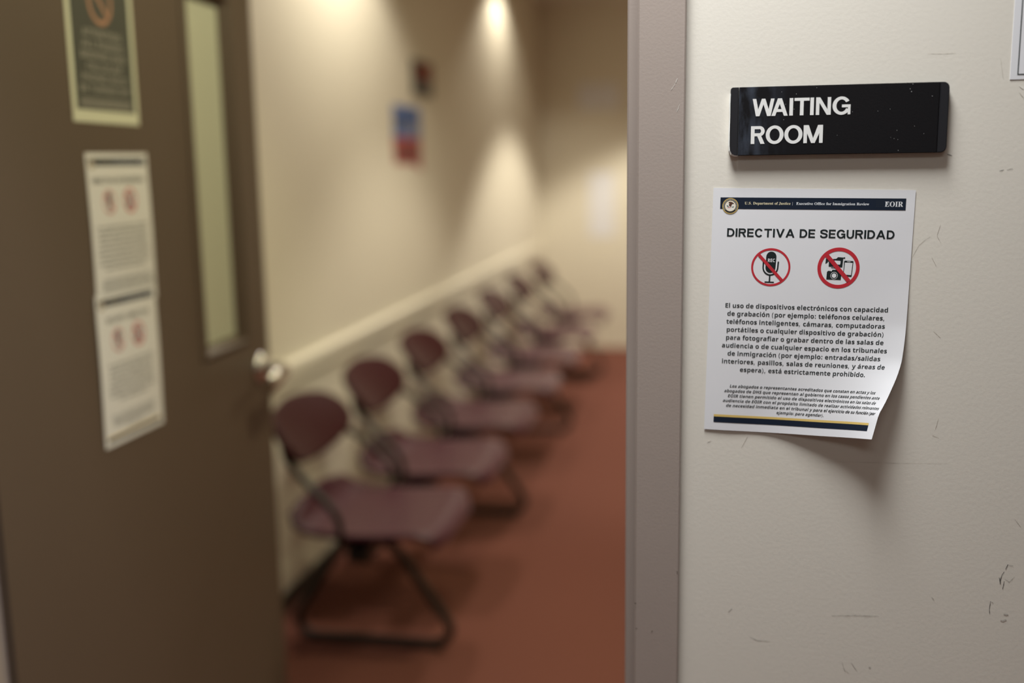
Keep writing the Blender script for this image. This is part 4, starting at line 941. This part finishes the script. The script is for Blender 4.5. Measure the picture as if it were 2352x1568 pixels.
def notice(root, surf, paper, lang='es', pr=None):
    """Letter-size security notice; page origin is the sheet's top left corner, v runs down as negative."""
    # the sheet, a thin curved slab
    nu, nv, th = 36, 44, 0.00012
    me = bpy.data.meshes.new('sheet')
    V, F = [], []
    for j in range(nv + 1):
        for i in range(nu + 1):
            p, n = surf(PW * i / nu, -PH * j / nv)
            V.append(p)
    off = len(V)
    for j in range(nv + 1):
        for i in range(nu + 1):
            p, n = surf(PW * i / nu, -PH * j / nv)
            V.append(p - n * th)
    w = nu + 1
    for j in range(nv):
        for i in range(nu):
            a, b, c, d = j * w + i, j * w + i + 1, (j + 1) * w + i + 1, (j + 1) * w + i
            F.append((a, d, c, b)); F.append((off + a, off + b, off + c, off + d))
    rim = [i for i in range(w)] + [(j + 1) * w - 1 for j in range(1, nv + 1)] + [nv * w + i for i in range(w - 2, -1, -1)] + [j * w for j in range(nv - 1, 0, -1)]
    for a, b in zip(rim, rim[1:] + rim[:1]):
        q = len(V)
        V += [V[a], V[b], V[off + b], V[off + a]]
        F.append((q, q + 1, q + 2, q + 3))
    me.from_pydata(V, [], F); me.update()
    link('sheet', me, paper, root, smooth=True)
    surf = pr or surf
    k = Ink(); k.strip(0.0082, -0.0226, 0.2066, -0.0098, 0, 0, 30, 2)
    for a in range(4):
        for b in range(4):
            k.disc(0.1765 + a * 0.0020, -0.0125 - b * 0.0020, 0.0004, 0.0004, 1, 0.00006, 8)
    k.build('header_band', [M_navy, M_ink2], root, surf)
    k = Ink()
    k.text('U.S. Department of Justice', 0.0349, -0.0175, 0.0062, 'r', 'l', 0.0500, 0, 0)
    k.text('|', 0.0864, -0.0175, 0.0060, 'r', 'l', None, 0, 1)
    k.text('Executive Office for Immigration Review', 0.0908, -0.0175, 0.0062, 'r', 'l', 0.0775, 0, 1)
    k.text('EOIR', 0.1846, -0.0187, 0.0118, 'r', 'l', 0.0190, 0, 1)
    k.build('header_lettering', [M_cream, M_pale], root, surf, 0.0003)
    k, ms = seal(0.0194, -0.0194, 0.0088); k.build('seal', ms, root, surf, 0.0003)
    k = Ink()
    if lang == 'es':
        caps_line(k, 'DIRECTIVA DE SEGURIDAD', 0.1070, -0.0538, 0.0094, 0.1800, 0.205)
    else:
        caps_line(k, 'SECURITY DIRECTIVE', 0.1070, -0.0538, 0.0094, 0.1500, 0.185)
    k.build('heading', M_ink, root, surf)
    S1 = 0.0215 / 346
    k, ms = no_recording(0.0667, -0.0876, S1); k.build('no_recording_symbol', ms, root, surf)
    k, ms = no_cameras(0.1400, -0.0868, 0.0228 / 369); k.build('no_camera_symbol', ms, root, surf)
    body, fine = (ES_BODY, ES_FINE) if lang == 'es' else (EN_BODY, EN_FINE)
    k = Ink()
    sz = 0.1784 / text_width(ES_BODY[0], 's', 1.0)
    for i, s in enumerate(body):
        k.text(s, 0.1070 + 0.0011 * max(0, i - 4) / 4, -0.1350 - i * 0.00926, sz * .97, 's', 'c', xs=1.03)
    k.build('body_text', M_ink2, root, surf)
    k = Ink()
    sz = 0.1870 / text_width(ES_FINE[3], 's', 1.0)
    for i, s in enumerate(fine):
        if lang == 'es':
            a, b = FINE_U[i]
            k.text(s, a, -0.2280 - i * 0.00578, sz * .98, 's', 'l', b - a, slant=0.21)
        else:
            k.text(s, 0.1070, -0.2280 - i * 0.00578, sz * .98, 's', 'c', slant=0.21)
    k.build('fine_print', M_ink2, root, surf)
    k = Ink(); k.strip(0.0104, -0.2634, 0.2026, -0.2607, 0, 0, 30, 1); k.strip(0.0104, -0.2702, 0.2026, -0.2634, 1, 0, 30, 2)
    k.build('footer_band', [M_gold, M_navy], root, surf)


# -- the notice beside the doorway, its lower right corner curling off the wall
KN = [0, .1, .15, .19, .22, .25, .2794]
AL = [0, .0371, .1445, .3949, .737, 1.0105, 1.0831]


def interp(x, X, Yv):
    if x <= X[0]:
        return Yv[0]
    for i in range(len(X) - 1):
        if x <= X[i + 1]:
            t = (x - X[i]) / (X[i + 1] - X[i])
            return Yv[i] * (1 - t) + Yv[i + 1] * t
    return Yv[-1]


def curl_pt(u, v):
    d = -v
    al = interp(d, KN, AL)
    t = max(0.0, min(1.0, (d - .05) / (PH - .05)))
    u0 = PW * (1 - 0.808 * t ** .6) if t > 0 else PW
    # slight lift everywhere, as taped paper does
    base = -0.0006 - 0.0008 * (math.sin(u * 60) * 0.5 + 0.5) * d / PH
    if u <= u0:
        return Vector((u, base, v))
    n = 20
    ds = (u - u0) / n
    x, y = u0, 0.0
    for i in range(n):
        th = al * (ds * (i + .5)) / (PW - u0 + 1e-9)
        x += math.cos(th) * ds; y += math.sin(th) * ds
    k = (u - u0) / (PW - u0 + 1e-9)
    return Vector((x, base - 0.3 * y, v + .0052 * t * t * k * k))


def curl(u, v):
    e = 0.0008
    p = curl_pt(u, v)
    a = curl_pt(u + e, v) - curl_pt(u - e, v); b = curl_pt(u, v + e) - curl_pt(u, v - e)
    n = a.cross(b).normalized()
    if n.y > 0:
        n = -n
    return p, n


def printed(u, v):          # the print sits a hair askew on the sheet
    return curl(u, v + .0075 * (u - .107) * max(0.0, 1 + v / .14))


r = tag(empty('security_notice', (-0.0092, -0.0002, 1.4160), (0, 0.02082, 0)),
        'white Spanish security notice with curled lower corner, taped beside doorway under black sign', 'notice', 'security notices')
notice(r, curl, M_paper, 'es', printed)

# -- two notices on the door, the lower one overlapping the upper
dm = door.matrix_world
def on_door(x, z, y=0.0):
    return Matrix.Translation(Vector((-1.0725, 0.1395, 0))) @ Matrix.Rotation(math.pi / 2 + PHI, 4, 'Z') @ Vector((x, y, z))


def door_surf(y0, y1):
    def f(u, v):
        t = -v / PH
        s = 2 * math.pi
        y = -(y0 + (y1 - y0) * t) - 0.0012 * (1 - math.cos(s * t)) * 0.5
        return Vector((u, y, v)), Vector((0, -1, 0))
    return f


r = tag(empty('security_notice', on_door(0.3120, 1.4735, -0.0004), (0, 0, DROT[2])),
        'upper of the two white security notices taped one above the other on the door', 'notice', 'security notices')
notice(r, door_surf(0.0002, 0.0006), M_paper_door, 'es')
r = tag(empty('security_notice', on_door(0.3030, 1.2240, -0.0022), (0, 0.012, DROT[2])),
        'lower of the two white security notices on the door, overlapping the one above', 'notice', 'security notices')
notice(r, door_surf(0.0004, 0.0), M_paper_door, 'en')

# -- dark poster with pale border at the top of the door
SW, SH = 0.222, 0.300
r = tag(empty('phone_ban_poster', on_door(0.2880, 1.8260, -0.0006), (0, 0.006, DROT[2])),
        'dark grey poster with pale border and struck-out circle, high on the door', 'poster')
bm = bmesh.new(); box(bm, (0, -0.0005, -SH), (SW, 0.0003, 0), 0.0002, 1)
from_bm('sheet', bm, M_laminate, r)
bm = bmesh.new(); box(bm, (0.014, -0.0011, -SH + 0.022), (SW - 0.014, -0.0006, -0.014))
from_bm('dark_panel', bm, M_dark, r)
k = Ink()
k.ring(0.1105, -0.090, 0.0400, 0.0400, 0.0085, 0.0085); k.bar((0.083, -0.062), (0.138, -0.118), 0.0085)
k.build('prohibition_symbol', M_orange, r, flat, 0.0013)
k = Ink()
for i, (s, w) in enumerate((('ATTENTION', .128), ('ALL PAGERS', .136), ('BEEPERS AND', .150), ('CELLULAR', .118), ('PHONES MUST', .154), ('BE TURNED OFF', .168))):
    k.text(s, 0.1105, -0.1520 - i * 0.0192, 0.0265, 's', 'c', w)
k.build('lettering', M_dull, r, flat, 0.0013)
k = Ink()
for i in range(4):
    k.strip(0.026, -0.2605 - i * 0.0045, 0.196, -0.2580 - i * 0.0045, 0)
k.build('ruled_lines', M_dull, r, flat, 0.0013)

# ------------------------------------------------------------------ WAITING ROOM sign
sg = tag(empty('room_sign', (0.1208, 0, 1.4881)), 'black plastic plaque reading WAITING ROOM in white capitals beside the doorway', 'sign')
HX, HZ, ST = 0.1133, 0.0368, 0.0082


def plate(bm, x0, x1, z0, z1, y0, y1, rad, which, bev=0.0007):
    """Upright plate with chosen rounded corners (bl, br, tr, tl)."""
    loop = []
    cs = [((x0, z0), (1, 1), 180), ((x1, z0), (-1, 1), 270), ((x1, z1), (-1, -1), 0), ((x0, z1), (1, -1), 90)]
    for (c, d, a0), r in zip(cs, which):
        r = r * rad
        if r == 0:
            loop.append(c); continue
        cx, cz = c[0] + d[0] * r, c[1] + d[1] * r
        for i in range(7):
            a = math.radians(a0 + 15 * i)
            loop.append((cx + r * math.cos(a), cz + r * math.sin(a)))
    vs = [bm.verts.new((x, y1, z)) for x, z in loop]
    f = bm.faces.new(vs)
    ex = bmesh.ops.extrude_face_region(bm, geom=[f])
    nv = [g for g in ex['geom'] if isinstance(g, bmesh.types.BMVert)]
    for v in nv:
        v.co.y = y0
    bmesh.ops.recalc_face_normals(bm, faces=bm.faces)
    if bev:
        es = [e for e in bm.edges if abs(e.verts[0].co.y - y0) < 1e-6 and abs(e.verts[1].co.y - y0) < 1e-6]
        bmesh.ops.bevel(bm, geom=es, offset=bev, segments=2, affect='EDGES')


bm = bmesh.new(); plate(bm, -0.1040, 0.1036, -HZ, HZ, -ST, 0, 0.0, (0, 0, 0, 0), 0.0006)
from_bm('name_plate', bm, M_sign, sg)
bm = bmesh.new(); plate(bm, -HX, -0.1044, -HZ, HZ, -ST + .0004, 0, 0.006, (1, 0, 0, .5), 0.0008)
from_bm('end_cap', bm, M_cap, sg)
bm = bmesh.new(); plate(bm, 0.1040, HX, -HZ, HZ, -ST, 0, 0.0062, (0, 1, 1, 0), 0.0008)
from_bm('end_cap', bm, M_cap, sg)
bm = bmesh.new()
edge = [(-.1142, .0310), (-.1146, .020), (-.1142, .005), (-.1148, -.012), (-.1147, -.026), (-.1141, -.0318), (-.1120, -.0363), (-.1080, -.0380), (-.1046, -.0379)]
inn = [(-.1131, .0300), (-.1133, .020), (-.1132, .005), (-.1134, -.012), (-.1133, -.026), (-.1128, -.0310), (-.1110, -.0347), (-.1078, -.0365), (-.1046, -.0367)]
fr = [[bm.verts.new((x, y, z)) for x, z in e] for e, y in ((edge, 0.0), (edge, -ST + .0009), (inn, -ST - .0001))]
for A, B in zip(fr[:-1], fr[1:]):
    for i in range(len(A) - 1):
        bm.faces.new((A[i], A[i + 1], B[i + 1], B[i]))
bmesh.ops.recalc_face_normals(bm, faces=bm.faces)
from_bm('chipped_edge', bm, M_chip, sg)['label'] = 'white chipped laminate along the left end'
k = Ink()
U = lambda px: 0.0313 + (px - 403) * 0.103 / 704 - 0.1208
zb = 1.4934 - 1.4881
for ch, a, b in (('W', 403, 562), ('A', 541, 660), ('I', 671, 697), ('T', 706, 814), ('I', 820, 846), ('N', 861, 968), ('G', 979, 1107)):
    cap(k, ch, U(a), U(b), zb, 0.0186, 0.205)
zb = 1.4636 - 1.4881
for ch, a, b in (('R', 396, 498), ('O', 505, 634), ('O', 640, 771), ('M', 779, 917)):
    cap(k, ch, U(a) - .0001, U(b), zb, 0.0192, 0.205)
k.build('lettering', M_letter, sg, lambda u, v: (Vector((u, -ST, v)), Vector((0, -1, 0))), 0.0003)
for px, py in ((770, 200), (1025, 193), (612, 253), (718, 271), (705, 380), (643, 343), (632, 455), (1535, 222), (1518, 255), (1528, 274), (1673, 310), (1398, 597), (1423, 607), (1448, 614), (1455, 692), (1560, 520), (1020, 575), (1300, 408), (1385, 395), (1122, 408), (862, 230), (1627, 575), (1440, 548)):
    k = Ink(); k.disc(U(px), (1.5249 - (py - 215) * 0.0735 / 500) - 1.4881 - 0.0005, random.uniform(.00018, .0003), random.uniform(.00018, .0003), 0, 0, 6)
    k.build('dust_speck', M_letter, sg, lambda u, v: (Vector((u, -ST, max(-.0355, min(.0355, v)))), Vector((0, -1, 0))), 0.0002)

# ------------------------------------------------------------------ sheet cut by the right edge of the picture
r = tag(empty('framed_notice_sheet', (0.2945, 0, 1.5255)), 'white sheet with thin dark border line, top right of black sign', 'notice')
bm = bmesh.new(); box(bm, (0, -0.0006, 0), (0.2159, 0, 0.2794), 0.0002, 1)
from_bm('sheet', bm, M_paper, r)
k = Ink()
b0, b1, c0, c1, lw = 0.0070, 0.2089, 0.0047, 0.2727, 0.0011
k.strip(b0, c0, b1, c0 + lw); k.strip(b0, c1 - lw, b1, c1); k.strip(b0, c0 + lw, b0 + lw, c1 - lw); k.strip(b1 - lw, c0 + lw, b1, c1 - lw)
k.build('border_line', M_ink2, r, flat, 0.0008)

# ------------------------------------------------------------------ things on the waiting room walls
r = tag(empty('wall_plaque', (XL, 3.615, 1.828)), 'small black framed plaque with red upper half on the cream wall', 'plaque')
bm = bmesh.new(); box(bm, (0, -0.150, -0.078), (0.014, 0.150, 0.078), 0.003)
from_bm('frame', bm, M_black, r)
bm = bmesh.new(); box(bm, (0.0142, -0.100, -0.005), (0.0155, 0.110, 0.062))
from_bm('red_panel', bm, M_redpanel, r)
bm = bmesh.new()
for i in range(3):
    box(bm, (0.0142, -0.105 + i * .012, -0.056 + i * .015), (0.0152, 0.105 - i * .012, -0.048 + i * .015))
from_bm('lettering', bm, M_greytext, r)
r = tag(empty('wall_poster', (XL, 3.365, 1.5545)), 'poster in blue above and red below, under the black plaque on cream wall', 'poster')
bm = bmesh.new(); box(bm, (0, -0.205, 0.0), (0.0012, 0.205, 0.138))
from_bm('blue_panel', bm, M_blue, r)
bm = bmesh.new()
vs = [(-.215, 0), (.205, 0), (.21, -.15), (.10, -.118), (-.20, -.112)]
f = bm.faces.new([bm.verts.new((0.0012, y, z)) for y, z in vs]); ex = bmesh.ops.extrude_face_region(bm, geom=[f])
for g in ex['geom']:
    if isinstance(g, bmesh.types.BMVert):
        g.co.x = 0.0001
bmesh.ops.recalc_face_normals(bm, faces=bm.faces)
from_bm('red_panel', bm, M_rose, r)
bm = bmesh.new(); box(bm, (0.0014, -0.19, 0.070), (0.002, 0.16, 0.092)); box(bm, (0.0014, -0.19, 0.035), (0.002, -0.10, 0.06))
from_bm('blue_lettering', bm, M_bluedk, r)
bm = bmesh.new(); box(bm, (0.0014, -0.06, 0.012), (0.002, 0.15, 0.055))
from_bm('pale_patch', bm, M_bluelt, r)
bm = bmesh.new(); box(bm, (0.0014, -0.18, -0.095), (0.002, 0.17, -0.062)); box(bm, (0.0014, -0.15, -0.052), (0.002, 0.13, -0.034))
from_bm('red_lettering', bm, M_rosedk, r)
for (x0, x1, z0, z1), lb in (((-1.075, -0.765, 1.815, 2.005), 'faint white landscape sheet high on the far wall'), ((-0.995, -0.800, 0.86, 1.345), 'faint tall white sheet on the far wall above the carpet')):
    bm = bmesh.new(); box(bm, (x0, YB - 0.0012, z0), (x1, YB, z1))
    tag(from_bm('wall_sheet', bm, M_paper), lb, 'paper sheet', 'sheets on the far wall')

# ------------------------------------------------------------------ the row of chairs on one beam
CH_Y = [1.62, 2.20, 2.83, 3.50, 4.19, 4.92, 5.70]
CX = -1.0


def shell(bm, pts_fn, ns, nt, th):
    """Closed shell: front grid from pts_fn(s, t), thickened by th along the normal."""
    g = [[pts_fn(-1 + 2 * i / ns, j / nt) for i in range(ns + 1)] for j in range(nt + 1)]
    N = []
    for j in range(nt + 1):
        row = []
        for i in range(ns + 1):
            a = g[j][min(i + 1, ns)] - g[j][max(i - 1, 0)]
            b = g[min(j + 1, nt)][i] - g[max(j - 1, 0)][i]
            n = a.cross(b)
            row.append(n.normalized() if n.length > 1e-12 else Vector((0, 0, 1)))
        N.append(row)
    A = [[bm.verts.new(g[j][i]) for i in range(ns + 1)] for j in range(nt + 1)]
    B = [[bm.verts.new(g[j][i] - N[j][i] * th) for i in range(ns + 1)] for j in range(nt + 1)]
    for j in range(nt):
        for i in range(ns):
            bm.faces.new((A[j][i], A[j][i + 1], A[j + 1][i + 1], A[j + 1][i]))
            bm.faces.new((B[j][i], B[j + 1][i], B[j + 1][i + 1], B[j][i + 1]))
    rim = [(0, i) for i in range(ns + 1)] + [(j, ns) for j in range(1, nt + 1)] + [(nt, i) for i in range(ns - 1, -1, -1)] + [(j, 0) for j in range(nt - 1, 0, -1)]
    for p, q in zip(rim, rim[1:] + rim[:1]):
        bm.faces.new((A[p[0]][p[1]], B[p[0]][p[1]], B[q[0]][q[1]], A[q[0]][q[1]]))
    bmesh.ops.recalc_face_normals(bm, faces=bm.faces)
    for f in bm.faces:
        f.smooth = True


SEAT_PROF = [(-.172, .510), (-.170, .480), (-.155, .448), (-.120, .426), (-.060, .415), (.030, .414), (.120, .419), (.190, .424), (.232, .424), (.252, .416), (.262, .404)]


def catmull(P, t):
    n = len(P) - 1
    f = t * n
    i = min(int(f), n - 1)
    t = f - i
    g = lambda k: Vector(P[max(0, min(n, k))])
    p0, p1, p2, p3 = g(i - 1), g(i), g(i + 1), g(i + 2)
    return 0.5 * ((2 * p1) + (p2 - p0) * t + (2 * p0 - 5 * p1 + 4 * p2 - p3) * t * t + (3 * p1 - p0 - 3 * p2 + p3) * t ** 3)


def seat_pt(s, t):
    c = catmull(SEAT_PROF, t)
    hw = 0.226 - 0.012 * max(0, t - .5) * 2
    # corners of the outline rounded, at the lip more than at the front
    e = 2 * t - 1
    hw *= (1 - abs(e) ** (7 if e > 0 else 5) * (0.16 if e > 0 else 0.30))
    x = c.x - (0.030 if e > 0 else 0.0) * abs(s) ** 4 * max(0, e)
    z = c.y + 0.010 * abs(s) ** 3 * (1 - max(0, e) ** 2) - (0.055 * abs(s) ** 2.5 if e < 0 else 0) * max(0, -e) ** 4
    return Vector((x, s * hw, z))


def back_pt(s, t):
    v = 2 * t - 1
    # squircle mapping of the square to a rounded outline
    y = s * math.sqrt(max(0, 1 - 0.36 * v * v))
    h = v * math.sqrt(max(0, 1 - 0.52 * s * s))
    z = h * 0.078
    y *= 0.234
    x = 0.5 * y * y - z * 0.74 - 0.012 * h * h
    return Vector((-0.166 + x, y - 0.03, 0.700 + z))


def make_chair():
    c = empty('waiting_chair', (CX, CH_Y[0], 0))
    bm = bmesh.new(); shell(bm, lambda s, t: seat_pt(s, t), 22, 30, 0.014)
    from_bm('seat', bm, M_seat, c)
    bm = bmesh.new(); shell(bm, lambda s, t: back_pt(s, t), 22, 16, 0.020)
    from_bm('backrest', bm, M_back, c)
    for sd in (-1, 1):
        bm = bmesh.new()
        p = round_path([(-.185, sd * .16 - .03, .672), (-.166, sd * .19 - .02, .642), (-.122, sd * .232, .604), (-.068, sd * .244, .560), (-.012, sd * .244, .500), (-.004, sd * .242, .440), (-.030, sd * .20, .401), (-.010, sd * .10, .401), (-.008, sd * .02, .401)], 0.035, 4)
        tube(bm, p, 0.0105, 10)
        from_bm('back_support', bm, M_tube, c)
    bm = bmesh.new(); box(bm, (-.075, -.09, .3895), (.10, .09, .404), 0.003)
    from_bm('seat_bracket', bm, M_tube, c)
    return c


def make_leg(c):
    bm = bmesh.new()
    yl = 0.02
    p = round_path([(-.04, yl, .3295), (-.100, yl, .3295), (-.262, yl, .072), (-.236, yl, .0142), (.190, yl, .0142), (.238, yl, .062), (.055, yl, .3295), (-.04, yl, .3295)], 0.055, 6)
    tube(bm, p[:-1], 0.0142, 12, closed=True)
    from_bm('leg_frame', bm, M_tube, c)
    for x in (-.215, .185):
        bm = bmesh.new(); lathe(bm, [(0.012, 0), (0.014, 0.002), (0.014, 0.008)], (x, yl, 0.0), (1, 0, 0), (0, 0, 1), (0, 1, 0), 14)
        from_bm('foot_glide', bm, M_cove, c)


def copy_chair(src, y):
    c = src.copy(); COL.objects.link(c); c.location = (CX, y, 0)
    for ch in src.children:
        d = ch.copy(); COL.objects.link(d); d.parent = c
    return c


LABELS = ['maroon waiting chair at the near end of the row, beside the open door', 'second maroon chair of the row counted from the open door',
          'third maroon chair of the row counted from the open door', 'middle maroon chair of the row of seven, fourth from the open door',
          'fifth maroon chair of the row counted from the open door', 'maroon chair next to the last one before the far wall',
          'maroon chair at the far end of the row, nearest the far wall']
seatless = make_chair()
chairs = [seatless]
for y in CH_Y[1:]:
    chairs.append(copy_chair(seatless, y))
make_leg(chairs[0])
legs = [o for o in chairs[0].children if o.name.split('.')[0] in ('leg_frame', 'foot_glide')]
for i in (2, 4, 6):
    for l in legs:
        d = l.copy(); COL.objects.link(d); d.parent = chairs[i]
for c, lb in zip(chairs, LABELS):
    tag(c, lb, 'chair', 'row of maroon waiting chairs')
bm = bmesh.new(); box(bm, (CX - .012, CH_Y[0] - .19, .345), (CX + .052, CH_Y[-1] + .19, .3885), 0.004)
tag(from_bm('seating_beam', bm, M_tube), 'black steel beam running under the row of maroon chairs', 'beam')
